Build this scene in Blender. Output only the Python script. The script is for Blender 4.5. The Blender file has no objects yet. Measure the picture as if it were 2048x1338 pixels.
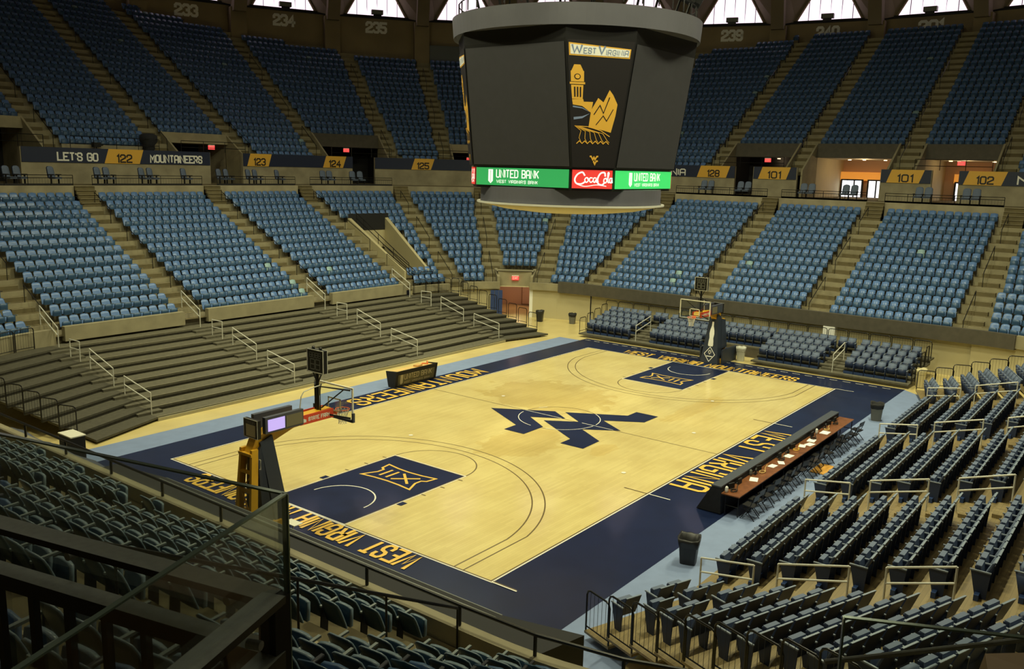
import bpy, bmesh, math, random
import numpy as np
from mathutils import Vector, Matrix
random.seed(7)
sc = bpy.context.scene
COL = sc.collection
PI = math.pi
def R(d): return math.radians(d)

# ------------------------------------------------------------------ camera, world, light, exposure
CAM = np.array([-31.6923, -21.3144, 10.9873]); YAW, PITCH, ROLL, FPX = 0.65002, -0.18747, 0.02533, 1764.745
def cam_axes():
    f = np.array([math.cos(PITCH)*math.cos(YAW), math.cos(PITCH)*math.sin(YAW), math.sin(PITCH)])
    r = np.cross(f, [0, 0, 1]); r /= np.linalg.norm(r); u = np.cross(r, f)
    return r*math.cos(ROLL)+u*math.sin(ROLL), -r*math.sin(ROLL)+u*math.cos(ROLL), f
AR, AU, AF = cam_axes()
cd = bpy.data.cameras.new('camera'); cam = bpy.data.objects.new('camera', cd); COL.objects.link(cam)
cd.sensor_width = 36; cd.lens = FPX/2048*36; cd.clip_start = .05; cd.clip_end = 400
cam.matrix_world = Matrix([[AR[0], AU[0], -AF[0], CAM[0]], [AR[1], AU[1], -AF[1], CAM[1]], [AR[2], AU[2], -AF[2], CAM[2]], [0, 0, 0, 1]])
sc.camera = cam
def proj(p):
    d = np.asarray(p, float)-CAM; z = d@AF
    if z < .3: return None
    return 1024+FPX*(d@AR)/z, 669-FPX*(d@AU)/z, z
def in_frame(p, m=120):
    q = proj(p)
    return q is not None and -m < q[0] < 2048+m and -m < q[1] < 1338+m
w = bpy.data.worlds.new('world'); sc.world = w; w.use_nodes = True
w.node_tree.nodes['Background'].inputs[0].default_value = (.55, .6, .72, 1); w.node_tree.nodes['Background'].inputs[1].default_value = .3
sc.view_settings.view_transform = 'Standard'; sc.view_settings.look = 'None'; sc.view_settings.gamma = 1; sc.view_settings.exposure = 0.0
# arena luminaires hung under the roof around the scoreboard, shining down on the court
LAMPS = [(-15, -9, 25), (-15, 9, 25), (-5, -13, 25.5), (-5, 13, 25.5), (6, -13, 25.5), (6, 13, 25.5), (15, -9, 25), (15, 9, 25)]
LCOL = (1.0, .97, .61)
for i, (x, y, z) in enumerate(LAMPS):
    ld = bpy.data.lights.new('arena_lamp', 'AREA'); ld.shape = 'RECTANGLE'; ld.size = 3.0; ld.size_y = 1.6
    ld.energy = 1600 if x > -14 else 2500; ld.color = LCOL; ld.spread = R(142)
    lo = bpy.data.objects.new('arena_lamp', ld); COL.objects.link(lo); lo.location = (x, y, z-.25)
    if x < -14: lo.rotation_euler = (0, R(-30), 0)   # the near-end pair is aimed down the court
# weaker general house lights high over the stands
for k in range(8):
    a = R(22.5+45*k)
    ld = bpy.data.lights.new('house_lamp', 'AREA'); ld.size = 4; ld.energy = 230; ld.color = (1, .93, .7)
    lo = bpy.data.objects.new('house_lamp', ld); COL.objects.link(lo); lo.location = (30*math.cos(a), 30*math.sin(a), 29)

# ------------------------------------------------------------------ materials
MATS = {}
def mat(name, col, rough=.6, metal=0., var=.0, scale=4., emit=None, es=1., bump=0., coat=0., spec=.5):
    if name in MATS: return MATS[name]
    m = bpy.data.materials.new(name); m.use_nodes = True; nt = m.node_tree; b = nt.nodes['Principled BSDF']
    b.inputs['Base Color'].default_value = (*col, 1); b.inputs['Roughness'].default_value = rough; b.inputs['Metallic'].default_value = metal
    b.inputs['Specular IOR Level'].default_value = spec; b.inputs['Coat Weight'].default_value = coat; b.inputs['Coat Roughness'].default_value = .08
    if emit: b.inputs['Emission Color'].default_value = (*emit, 1); b.inputs['Emission Strength'].default_value = es
    if var or bump:
        tc = nt.nodes.new('ShaderNodeTexCoord'); n = nt.nodes.new('ShaderNodeTexNoise'); n.inputs['Scale'].default_value = scale; n.inputs['Detail'].default_value = 5
        nt.links.new(tc.outputs['Object'], n.inputs['Vector'])
        if var:
            r = nt.nodes.new('ShaderNodeValToRGB'); r.color_ramp.elements[0].position = .3; r.color_ramp.elements[1].position = .7
            r.color_ramp.elements[0].color = (*[c*(1-var) for c in col], 1); r.color_ramp.elements[1].color = (*[min(1, c*(1+var)) for c in col], 1)
            nt.links.new(n.outputs['Fac'], r.inputs[0]); nt.links.new(r.outputs[0], b.inputs['Base Color'])
        if bump:
            bp = nt.nodes.new('ShaderNodeBump'); bp.inputs['Strength'].default_value = bump; bp.inputs['Distance'].default_value = .02
            nt.links.new(n.outputs['Fac'], bp.inputs['Height']); nt.links.new(bp.outputs[0], b.inputs['Normal'])
    MATS[name] = m; return m
def plank_mat(name, col, col2, rough, coat=0., bw=1.6, rh=.057, grout=.002, stains=False, rot=0, gc=None):
    if name in MATS: return MATS[name]
    m = bpy.data.materials.new(name); m.use_nodes = True; nt = m.node_tree; b = nt.nodes['Principled BSDF']; L = nt.links
    tc = nt.nodes.new('ShaderNodeTexCoord'); mp = nt.nodes.new('ShaderNodeMapping'); mp.inputs['Rotation'].default_value = (0, 0, rot)
    br = nt.nodes.new('ShaderNodeTexBrick'); br.inputs['Scale'].default_value = 1; br.inputs['Brick Width'].default_value = bw; br.inputs['Row Height'].default_value = rh
    br.inputs['Mortar Size'].default_value = grout; br.inputs['Color1'].default_value = (*col, 1); br.inputs['Color2'].default_value = (*col2, 1)
    br.inputs['Mortar'].default_value = (*(gc or [c*.6 for c in col]), 1); br.offset = .37; br.inputs['Bias'].default_value = 0
    L.new(tc.outputs['Object'], mp.inputs[0]); L.new(mp.outputs[0], br.inputs['Vector'])
    n = nt.nodes.new('ShaderNodeTexNoise'); n.inputs['Scale'].default_value = .6; n.inputs['Detail'].default_value = 6; L.new(tc.outputs['Object'], n.inputs['Vector'])
    mx = nt.nodes.new('ShaderNodeMix'); mx.data_type = 'RGBA'; mx.blend_type = 'MULTIPLY'
    rp = nt.nodes.new('ShaderNodeValToRGB'); rp.color_ramp.elements[0].position = .35; rp.color_ramp.elements[1].position = .62
    rp.color_ramp.elements[0].color = (.90, .87, .82, 1); rp.color_ramp.elements[1].color = (1, 1, 1, 1)
    L.new(n.outputs['Fac'], rp.inputs[0]); mx.inputs['Factor'].default_value = 1
    L.new(br.outputs['Color'], mx.inputs[6]); L.new(rp.outputs[0], mx.inputs[7]); out = mx.outputs[2]
    if stains:   # dried spill marks with their own outline around the centre logo
        prev = out
        for (sx, sy, rx, ry, k) in ((2.9, 2.6, 2.9, 3.6, .82), (-3.9, -.9, 2.4, 1.6, .84), (-2.5, -3.9, .9, .5, .9), (5.6, -3.9, 3.2, .55, .88)):
            v1 = nt.nodes.new('ShaderNodeMapping'); v1.inputs['Location'].default_value = (-sx/rx, -sy/ry, 0); v1.inputs['Scale'].default_value = (1/rx, 1/ry, 0)
            L.new(tc.outputs['Object'], v1.inputs[0]); ln = nt.nodes.new('ShaderNodeVectorMath'); ln.operation = 'LENGTH'; L.new(v1.outputs[0], ln.inputs[0])
            ns = nt.nodes.new('ShaderNodeTexNoise'); ns.inputs['Scale'].default_value = 1.3; ns.inputs['Detail'].default_value = 4; L.new(tc.outputs['Object'], ns.inputs['Vector'])
            ad = nt.nodes.new('ShaderNodeMath'); ad.operation = 'MULTIPLY_ADD'; L.new(ns.outputs['Fac'], ad.inputs[0]); ad.inputs[1].default_value = 1.3; L.new(ln.outputs['Value'], ad.inputs[2])
            rs = nt.nodes.new('ShaderNodeMapRange'); rs.inputs[1].default_value = 1.52; rs.inputs[2].default_value = 1.60; rs.inputs[3].default_value = 1; rs.inputs[4].default_value = 0
            L.new(ad.outputs[0], rs.inputs[0])
            ms = nt.nodes.new('ShaderNodeMix'); ms.data_type = 'RGBA'; ms.blend_type = 'MULTIPLY'; ms.inputs[7].default_value = (k+.06, k+.01, k-.1, 1)
            L.new(rs.outputs[0], ms.inputs[0]); L.new(prev, ms.inputs[6]); prev = ms.outputs[2]
        out = prev
    L.new(out, b.inputs['Base Color']); b.inputs['Roughness'].default_value = rough; b.inputs['Coat Weight'].default_value = coat; b.inputs['Coat Roughness'].default_value = .12
    b.inputs['Coat IOR'].default_value = 1.4
    MATS[name] = m; return m
def glass_mat(name, tint=(.9, .95, .93), fac=.12, rough=.02, k=.8):
    if name in MATS: return MATS[name]
    m = bpy.data.materials.new(name); m.use_nodes = True; nt = m.node_tree; nt.nodes.remove(nt.nodes['Principled BSDF']); o = nt.nodes['Material Output']
    t = nt.nodes.new('ShaderNodeBsdfTransparent'); t.inputs[0].default_value = (*tint, 1); g = nt.nodes.new('ShaderNodeBsdfGlossy'); g.inputs['Roughness'].default_value = rough
    g.inputs[0].default_value = (.8, .85, .85, 1); f = nt.nodes.new('ShaderNodeFresnel'); f.inputs[0].default_value = 1.45; mx = nt.nodes.new('ShaderNodeMixShader')
    mu = nt.nodes.new('ShaderNodeMath'); mu.operation = 'MULTIPLY_ADD'; mu.inputs[1].default_value = k; mu.inputs[2].default_value = fac*.2
    nt.links.new(f.outputs[0], mu.inputs[0]); nt.links.new(mu.outputs[0], mx.inputs[0]); nt.links.new(t.outputs[0], mx.inputs[1]); nt.links.new(g.outputs[0], mx.inputs[2]); nt.links.new(mx.outputs[0], o.inputs[0])
    MATS[name] = m; return m
maple = plank_mat('maple_court', (.82, .68, .29), (.75, .61, .25), .32, .55, 1.5, .10, .0015, True)
tanfloor = plank_mat('sport_floor', (.74, .61, .27), (.70, .57, .24), .35, .35, 2.4, .3, .001)
deckwood = plank_mat('bleacher_deck', (.27, .205, .09), (.22, .165, .07), .5, .15, 1.8, .11, .004)
navyp = mat('navy_court_paint', (.010, .018, .060), .3, coat=.12, spec=.3, var=.12, scale=1.2)
navykey = mat('navy_key_paint', (.010, .018, .062), .3, coat=.12, spec=.3, var=.12, scale=1.5)
goldp = mat('gold_court_paint', (.93, .58, .10), .35, coat=.3)
whitep = mat('white_line_paint', (.85, .82, .72), .4)
linep = mat('dark_line_paint', (.17, .12, .05), .4)
sky = mat('light_blue_runner', (.21, .28, .46), .55, var=.06, scale=2)
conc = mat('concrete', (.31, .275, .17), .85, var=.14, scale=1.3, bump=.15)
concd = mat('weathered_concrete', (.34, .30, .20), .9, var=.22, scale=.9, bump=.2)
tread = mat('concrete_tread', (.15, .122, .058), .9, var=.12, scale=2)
nosing = mat('pale_step_nosing', (.42, .37, .24), .8)
cream = mat('cream_wall_paint', (.52, .46, .27), .7, var=.04, scale=.8)
wallup = mat('upper_wall_concrete', (.30, .24, .14), .9, var=.12, scale=.35, bump=.2)
roofm = mat('roof_concrete', (.27, .22, .15), .9, var=.12, scale=.3)
fasc = mat('dark_brown_fascia', (.085, .075, .055), .7, var=.12, scale=3)
black = mat('black_metal', (.012, .012, .012), .38, .3)
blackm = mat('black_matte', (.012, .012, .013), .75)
darkcl = mat('black_cloth', (.014, .015, .02), .9, var=.2, scale=6)
alum = mat('brushed_aluminium', (.72, .71, .62), .38, .15)
steelg = mat('grey_painted_steel', (.20, .21, .19), .5, .2, var=.12, scale=20)
seatb = mat('blue_seat_plastic', (.105, .20, .43), .34, var=.07, scale=1.1)
seatb2 = mat('blue_seat_pan', (.040, .095, .19), .42)
seatf = mat('faded_seat_plastic', (.26, .40, .42), .5)
seatk = mat('shaded_seat_plastic', (.018, .052, .088), .33, var=.08, scale=3)  # shade on the seat backs, put into a darker copy of the plastic
seatr = mat('lit_seat_rim', (.15, .21, .25), .35)  # light caught along the shell rims, put in as a paler colour
seatn = mat('near_end_shaded_plastic', (.022, .060, .11), .35, var=.1, scale=3)  # same seat plastic, darkened for the weaker light at the near end
seatleg = mat('seat_standard', (.02, .022, .03), .5, .2)
navys = mat('navy_seat_shell', (.022, .036, .085), .45)
cush = mat('slate_seat_upholstery', (.115, .15, .23), .7, var=.1, scale=5)
skirt = mat('navy_riser_skirt', (.025, .055, .16), .5)
platm = mat('dark_platform_carpet', (.115, .105, .07), .85, var=.16, scale=6)
platd = mat('dark_wing_carpet', (.072, .066, .044), .85, var=.16, scale=6)
plate = mat('pale_platform_edge', (.24, .22, .14), .7)  # paler strip along the front edges of the main deck rows
platr = mat('platform_riser', (.05, .045, .03), .8, var=.2, scale=8)
yellow = mat('yellow_hoop_steel', (.78, .42, .02), .38)
padn = mat('navy_vinyl_pad', (.03, .04, .065), .42)
red = mat('red_board', (.75, .07, .03), .45)
orange = mat('orange_rim_paint', (.9, .16, .03), .4)
net = mat('white_net_cord', (.75, .72, .6), .8)
whiteb = mat('white_board_paint', (.82, .80, .66), .45)
screen = mat('off_led_screen', (.042, .042, .050), .5, var=.06, scale=3)
sbframe = mat('scoreboard_black', (.012, .012, .013), .4)
sbgrey = mat('scoreboard_grey_shell', (.13, .13, .155), .4, .15, var=.08, scale=.7)
gold = mat('gold_print', (.80, .45, .06), .5)
signnavy = mat('navy_sign', (.016, .024, .06), .5)
signblack = mat('black_print', (.012, .010, .012), .5)
signwhite = mat('white_print', (.90, .90, .84), .5)
greenled = mat('green_led_panel', (.02, .2, .06), .4, emit=(.03, .33, .085), es=.85)
greenled2 = mat('bright_green_led_panel', (.02, .3, .08), .4, emit=(.05, .62, .13), es=.95)
redled = mat('red_led_panel', (.3, .02, .02), .4, emit=(.72, .045, .03), es=1)
whiteled = mat('white_led_text', (.6, .6, .6), .4, emit=(.78, .82, .72), es=1)
purpled = mat('lit_monitor', (.3, .25, .4), .4, emit=(.50, .38, .85), es=1)
exitred = mat('exit_sign_red', (.5, .02, .02), .4, emit=(1, .06, .06), es=1.6)
winglow = mat('daylight_pane', (.8, .8, .8), .4, emit=(1, .80, .93), es=1.25)
doorglow = mat('bright_door_glass', (.8, .8, .8), .4, emit=(.95, .95, 1), es=1.6)
orangew = mat('lit_orange_bulkhead', (.8, .35, .06), .6, emit=(.85, .33, .05), es=.55)
peach = mat('salmon_corridor_wall', (.55, .38, .26), .7)
downl = mat('lit_downlight', (.8, .7, .5), .4, emit=(1, .75, .4), es=4)
woodtop = mat('brown_table_top', (.20, .075, .028), .28, var=.3, scale=5)
tantop = mat('tan_table_top', (.74, .50, .18), .4, var=.1, scale=6)
paperm = mat('paper', (.85, .85, .8), .8)
canblk = mat('black_bin_plastic', (.018, .018, .018), .4)
cangry = mat('grey_bin_plastic', (.13, .13, .11), .55)
canlin = mat('clear_bin_liner', (.50, .50, .42), .35)
cantan = mat('beige_bin_liner', (.62, .54, .30), .5)
navywall = mat('blue_curtain', (.03, .06, .2), .7)
glass = glass_mat('clear_glass', (.96, .98, .97), .05, .02, .35)
bglass = glass_mat('backboard_glass', (.95, .97, .95), .05, .02, .12)
gedge = mat('polished_glass_edge', (.16, .24, .21), .15, .3)
tarpgrey = mat('grey_blue_tarpaulin', (.09, .10, .13), .35, bump=.5, scale=9)
brownw = mat('brown_stair_wall', (.22, .12, .05), .7)

# ------------------------------------------------------------------ mesh helpers
class MB:
    def __init__(s): s.v = []; s.f = []; s.m = []; s.mats = []
    def mi(s, m):
        if m not in s.mats: s.mats.append(m)
        return s.mats.index(m)
    def add(s, vs, fs, m):
        o = len(s.v); k = s.mi(m); s.v += [tuple(map(float, v)) for v in vs]
        for f in fs: s.f.append(tuple(o+i for i in f)); s.m.append(k)
        return s
    def quad(s, a, b, c, d, m): return s.add([a, b, c, d], [(0, 1, 2, 3)], m)
    def poly(s, pts, m): return s.add(pts, [tuple(range(len(pts)))], m)
    def box(s, c, d, m, rz=0, M=None):
        x, y, z = d[0]/2, d[1]/2, d[2]/2; vs = [Vector((i*x, j*y, k*z)) for i in (-1, 1) for j in (-1, 1) for k in (-1, 1)]
        if M is not None: vs = [M @ v for v in vs]
        if rz: r = Matrix.Rotation(rz, 3, 'Z'); vs = [r @ v for v in vs]
        vs = [v+Vector(c) for v in vs]
        return s.add(vs, [(0, 1, 3, 2), (4, 6, 7, 5), (0, 4, 5, 1), (2, 3, 7, 6), (0, 2, 6, 4), (1, 5, 7, 3)], m)
    def hexa(s, p, m): return s.add(p, [(3, 2, 1, 0), (4, 5, 6, 7), (0, 1, 5, 4), (1, 2, 6, 5), (2, 3, 7, 6), (3, 0, 4, 7)], m)
    def prism(s, pts, z0, z1, m, f=None):
        n = len(pts); f = f or (lambda x, y, z: (x, y, z))
        vs = [f(x, y, z0) for x, y in pts]+[f(x, y, z1) for x, y in pts]
        return s.add(vs, [tuple(range(n-1, -1, -1)), tuple(range(n, 2*n))]+[(i, (i+1) % n, n+(i+1) % n, n+i) for i in range(n)], m)
    def tube(s, pts, r, m, n=6, closed=False):
        P = [Vector(p) for p in pts]; N = len(P); rings = []
        for i, p in enumerate(P):
            a = P[i-1] if (i > 0 or closed) else p; b = P[(i+1) % N] if (i < N-1 or closed) else p
            t = (b-a).normalized() if (b-a).length > 1e-9 else Vector((0, 0, 1))
            u = t.cross(Vector((0, 0, 1))); u = u.normalized() if u.length > .05 else t.cross(Vector((1, 0, 0))).normalized()
            v = u.cross(t); k = 1.
            if 0 < i < N-1 or closed:
                t1 = (p-a).normalized(); k = 1/max(.5, abs(t1.dot(t)))
            rings.append([p+(u*math.cos(2*PI*j/n)+v*math.sin(2*PI*j/n))*r for j in range(n)])
        vs = [q for g in rings for q in g]; fs = []
        for i in range(N if closed else N-1):
            a = i*n; b = ((i+1) % N)*n; fs += [(a+j, a+(j+1) % n, b+(j+1) % n, b+j) for j in range(n)]
        if not closed: fs += [tuple(range(n-1, -1, -1)), tuple((N-1)*n+j for j in range(n))]
        return s.add(vs, fs, m)
    def lathe(s, prof, m, c=(0, 0, 0), n=24, sx=1, sy=1, cap=True):
        vs = [(c[0]+r*sx*math.cos(2*PI*j/n), c[1]+r*sy*math.sin(2*PI*j/n), c[2]+z) for r, z in prof for j in range(n)]; fs = []
        for i in range(len(prof)-1): fs += [(i*n+j, i*n+(j+1) % n, (i+1)*n+(j+1) % n, (i+1)*n+j) for j in range(n)]
        if cap: fs += [tuple(range(n-1, -1, -1)), tuple((len(prof)-1)*n+j for j in range(n))]
        return s.add(vs, fs, m)
    def build(s, name, parent=None, smooth=False):
        me = bpy.data.meshes.new(name); me.from_pydata(s.v, [], s.f); 
        for m in s.mats: me.materials.append(m)
        me.polygons.foreach_set('material_index', s.m)
        if smooth: me.polygons.foreach_set('use_smooth', [True]*len(s.f))
        me.update(); o = bpy.data.objects.new(name, me); COL.objects.link(o)
        if parent is not None: o.parent = parent
        return o
def tag(o, label=None, cat=None, group=None, kind=None):
    if label: o['label'] = label
    if cat: o['category'] = cat
    if group: o['group'] = group
    if kind: o['kind'] = kind
    return o
def empty(name, loc=(0, 0, 0), rz=0, label=None, cat=None, group=None):
    o = bpy.data.objects.new(name, None); COL.objects.link(o); o.location = loc; o.rotation_euler = (0, 0, rz); o.empty_display_size = .2
    return tag(o, label, cat, group)
def copy_tree(o, parent=None):
    c = o.copy(); COL.objects.link(c)
    if parent is not None: c.parent = parent
    for ch in list(o.children): copy_tree(ch, c)
    return c
def struct(mb, name): return tag(mb.build(name), kind='structure')
ORD = 'first second third fourth fifth sixth seventh eighth ninth tenth eleventh twelfth thirteenth fourteenth fifteenth sixteenth seventeenth eighteenth nineteenth twentieth'.split()

# ------------------------------------------------------------------ block lettering
G = {'A': [[(0, 0), (0, 2.6), (.4, 3), (1.6, 3), (2, 2.6), (2, 0)], [(0, 1.2), (2, 1.2)]],
 'B': [[(0, 0), (0, 3), (1.6, 3), (2, 2.6), (2, 1.9), (1.6, 1.5), (2, 1.1), (2, .4), (1.6, 0), (0, 0)], [(0, 1.5), (1.6, 1.5)]],
 'C': [[(2, 2.1), (2, 2.6), (1.6, 3), (.4, 3), (0, 2.6), (0, .4), (.4, 0), (1.6, 0), (2, .4), (2, .9)]],
 'D': [[(0, 0), (0, 3), (1.5, 3), (2, 2.5), (2, .5), (1.5, 0), (0, 0)]],
 'E': [[(2, 3), (0, 3), (0, 0), (2, 0)], [(0, 1.5), (1.6, 1.5)]], 'F': [[(2, 3), (0, 3), (0, 0)], [(0, 1.5), (1.6, 1.5)]],
 'G': [[(2, 2.2), (2, 2.6), (1.6, 3), (.4, 3), (0, 2.6), (0, .4), (.4, 0), (1.6, 0), (2, .4), (2, 1.4), (1.1, 1.4)]],
 'H': [[(0, 0), (0, 3)], [(2, 0), (2, 3)], [(0, 1.5), (2, 1.5)]], 'I': [[(0, 0), (0, 3)]], 'K': [[(0, 0), (0, 3)], [(0, 1.2), (2, 3)], [(.7, 1.8), (2, 0)]],
 'L': [[(0, 3), (0, 0), (2, 0)]], 'M': [[(0, 0), (0, 3), (1.1, 1.2), (2.2, 3), (2.2, 0)]], 'N': [[(0, 0), (0, 3), (2, 0), (2, 3)]],
 'O': [[(0, .4), (0, 2.6), (.4, 3), (1.6, 3), (2, 2.6), (2, .4), (1.6, 0), (.4, 0), (0, .4)]], 'P': [[(0, 0), (0, 3), (1.6, 3), (2, 2.6), (2, 1.7), (1.6, 1.3), (0, 1.3)]],
 'R': [[(0, 0), (0, 3), (1.6, 3), (2, 2.6), (2, 1.7), (1.6, 1.3), (0, 1.3)], [(1, 1.3), (2, 0)]],
 'S': [[(2, 2.2), (2, 2.6), (1.6, 3), (.4, 3), (0, 2.6), (0, 2), (.4, 1.6), (1.6, 1.4), (2, 1), (2, .4), (1.6, 0), (.4, 0), (0, .4), (0, .8)]],
 'T': [[(0, 3), (2, 3)], [(1, 3), (1, 0)]], 'U': [[(0, 3), (0, .4), (.4, 0), (1.6, 0), (2, .4), (2, 3)]], 'V': [[(0, 3), (1, 0), (2, 3)]],
 'W': [[(0, 3), (.6, 0), (1.35, 2.4), (2.1, 0), (2.7, 3)]], 'X': [[(0, 0), (2, 3)], [(2, 0), (0, 3)]], 'Y': [[(0, 3), (1, 1.5), (2, 3)], [(1, 1.5), (1, 0)]],
 '1': [[(.2, 2.5), (.7, 3), (.7, 0)]], '2': [[(0, 2.3), (0, 2.6), (.4, 3), (1.6, 3), (2, 2.6), (2, 1.8), (0, .7), (0, 0), (2, 0)]],
 '3': [[(0, 2.6), (.4, 3), (1.6, 3), (2, 2.6), (2, 1.9), (1.6, 1.5), (2, 1.1), (2, .4), (1.6, 0), (.4, 0), (0, .4)], [(.8, 1.5), (1.6, 1.5)]],
 '4': [[(1.5, 0), (1.5, 3), (0, 1), (2, 1)]], '5': [[(2, 3), (0, 3), (0, 1.7), (1.6, 1.7), (2, 1.3), (2, .4), (1.6, 0), (.4, 0), (0, .4)]],
 '8': [[(.4, 1.5), (0, 1.9), (0, 2.6), (.4, 3), (1.6, 3), (2, 2.6), (2, 1.9), (1.6, 1.5), (.4, 1.5)], [(.4, 1.5), (0, 1.1), (0, .4), (.4, 0), (1.6, 0), (2, .4), (2, 1.1), (1.6, 1.5), (.4, 1.5)]],
 '9': [[(2, 1.5), (.4, 1.5), (0, 1.9), (0, 2.6), (.4, 3), (1.6, 3), (2, 2.6), (2, .4), (1.6, 0), (.4, 0), (0, .4)]], "'": [[(0, 3), (0, 2.3)]]}
G['0'] = G['O']
def stroke(mb, pts, t, m, f, ty=None, lift=0.):
    """thick polyline on a surface with mitred joints; f maps (x, y) to 3D; t stroke width"""
    P = [tuple(p) for p in pts]; closed = len(P) > 3 and math.hypot(P[0][0]-P[-1][0], P[0][1]-P[-1][1]) < 1e-6
    if closed: P = P[:-1]
    n = len(P); h = t/2; Lf, Rt = [], []
    def un(a, b): L = math.hypot(b[0]-a[0], b[1]-a[1]) or 1e-9; return ((b[0]-a[0])/L, (b[1]-a[1])/L)
    for i in range(n):
        d0 = un(P[i-1], P[i]) if (i or closed) else un(P[0], P[1]); d1 = un(P[i], P[(i+1) % n]) if (i < n-1 or closed) else d0
        x, y = P[i]
        if not closed and i == 0 and n > 2: x, y = x-d1[0]*h, y-d1[1]*h
        if not closed and i == n-1 and n > 2: x, y = x+d0[0]*h, y+d0[1]*h
        n0, n1 = (-d0[1], d0[0]), (-d1[1], d1[0]); mx, my = n0[0]+n1[0], n0[1]+n1[1]; q = mx*n1[0]+my*n1[1]
        k = h/q if q > .35 else h/.35
        Lf.append((x+mx*k, y+my*k)); Rt.append((x-mx*k, y-my*k))
    vs = [Vector(f(*p)) for p in Lf+Rt]
    if lift:
        nn = (vs[1]-vs[0]).cross(vs[n]-vs[0]); nn = nn.normalized() if nn.length > 0 else Vector((0, 0, 1))
        if nn.dot(Vector(CAM)-vs[0]) < 0: nn = -nn
        vs = [v+nn*lift for v in vs]
    mb.add(vs, [(i, (i+1) % n, n+(i+1) % n, n+i) for i in range(n if closed else n-1)], m)
def text(mb, s, x0, x1, y0, y1, t, m, f, gap=.9, slant=0.):
    """block letters filling x0..x1 and y0..y1, stroke width t in surface units"""
    wd = []
    for ch in s:
        if ch == ' ': wd.append(1.1)
        else: wd.append(max(p[0] for q in G[ch] for p in q))
    tot = sum(wd)+gap*(len(s)-1); kx = (x1-x0-t)/tot; ky = (y1-y0-t)/3; x = x0+t/2
    for ch, wch in zip(s, wd):
        if ch != ' ':
            for j, q in enumerate(G[ch]): stroke(mb, [(x+px*kx+slant*py*ky, y0+t/2+py*ky) for px, py in q], t, m, f, None, .0008*j)
        x += (wch+gap)*kx

# ------------------------------------------------------------------ floor with the court markings
fl = MB(); Z = [0.0]
def lay(): Z[0] += .0015; return Z[0]
def flat(pts, m, z): fl.poly([(x, y, z) for x, y in pts], m)
def rect(x0, y0, x1, y1, m, z): flat([(x0, y0), (x1, y0), (x1, y1), (x0, y1)], m, z)
rect(-24, -24, 25, 25, tanfloor, 0)
z = lay(); rect(-19, 9.3, 16.0, 10.95, sky, z); rect(-19.5, -12.5, 15.0, -10.4, sky, z); flat([(15.0, -10.4), (15.0, -12.5), (16.3, -11.0), (16.8, -10.4)], sky, z)
z = lay(); rect(-19.5, -10.5, 16.8, 9.35, navyp, z)
z = lay(); rect(-14.37, -7.67, 14.37, 7.67, whitep, z)
z = lay(); rect(-14.325, -7.62, 14.325, 7.62, linep, z)
z = lay(); rect(-14.275, -7.57, 14.275, 7.57, maple, z)
z = lay()
def arc(cx, cy, r, a0, a1, wd, m, z, n=48):
    for i in range(n):
        a, b = R(a0+(a1-a0)*i/n), R(a0+(a1-a0)*(i+1)/n)
        flat([(cx+(r-wd/2)*math.cos(a), cy+(r-wd/2)*math.sin(a)), (cx+(r+wd/2)*math.cos(a), cy+(r+wd/2)*math.sin(a)),
              (cx+(r+wd/2)*math.cos(b), cy+(r+wd/2)*math.sin(b)), (cx+(r-wd/2)*math.cos(b), cy+(r-wd/2)*math.sin(b))], m, z)
def line(x0, y0, x1, y1, wd, m, z):
    L = math.hypot(x1-x0, y1-y0); nx, ny = -(y1-y0)/L*wd/2, (x1-x0)/L*wd/2
    flat([(x0+nx, y0+ny), (x1+nx, y1+ny), (x1-nx, y1-ny), (x0-nx, y0-ny)], m, z)
line(0, -7.6, 0, 7.6, .05, linep, z)
for sgn in (-1, 1):
    X = lambda d: sgn*(14.325-d)
    hx = X(1.575)
    for rad, yl in ((6.75, 6.60), (6.32, 6.26)):
        a = math.degrees(math.asin(yl/rad)) if yl < rad else 90
        if sgn < 0: arc(hx, 0, rad, -a, a, .05, linep, z, 60)
        else: arc(hx, 0, rad, 180-a, 180+a, .05, linep, z, 60)
        xe = hx-sgn*rad*math.cos(R(a))
        for q in (-1, 1): line(X(.05), q*yl, xe, q*yl, .05, linep, z)
    arc(X(5.79), 0, 1.76, *((-90, 90) if sgn < 0 else (90, 270)), .05, linep, z)
z = lay()
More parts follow.
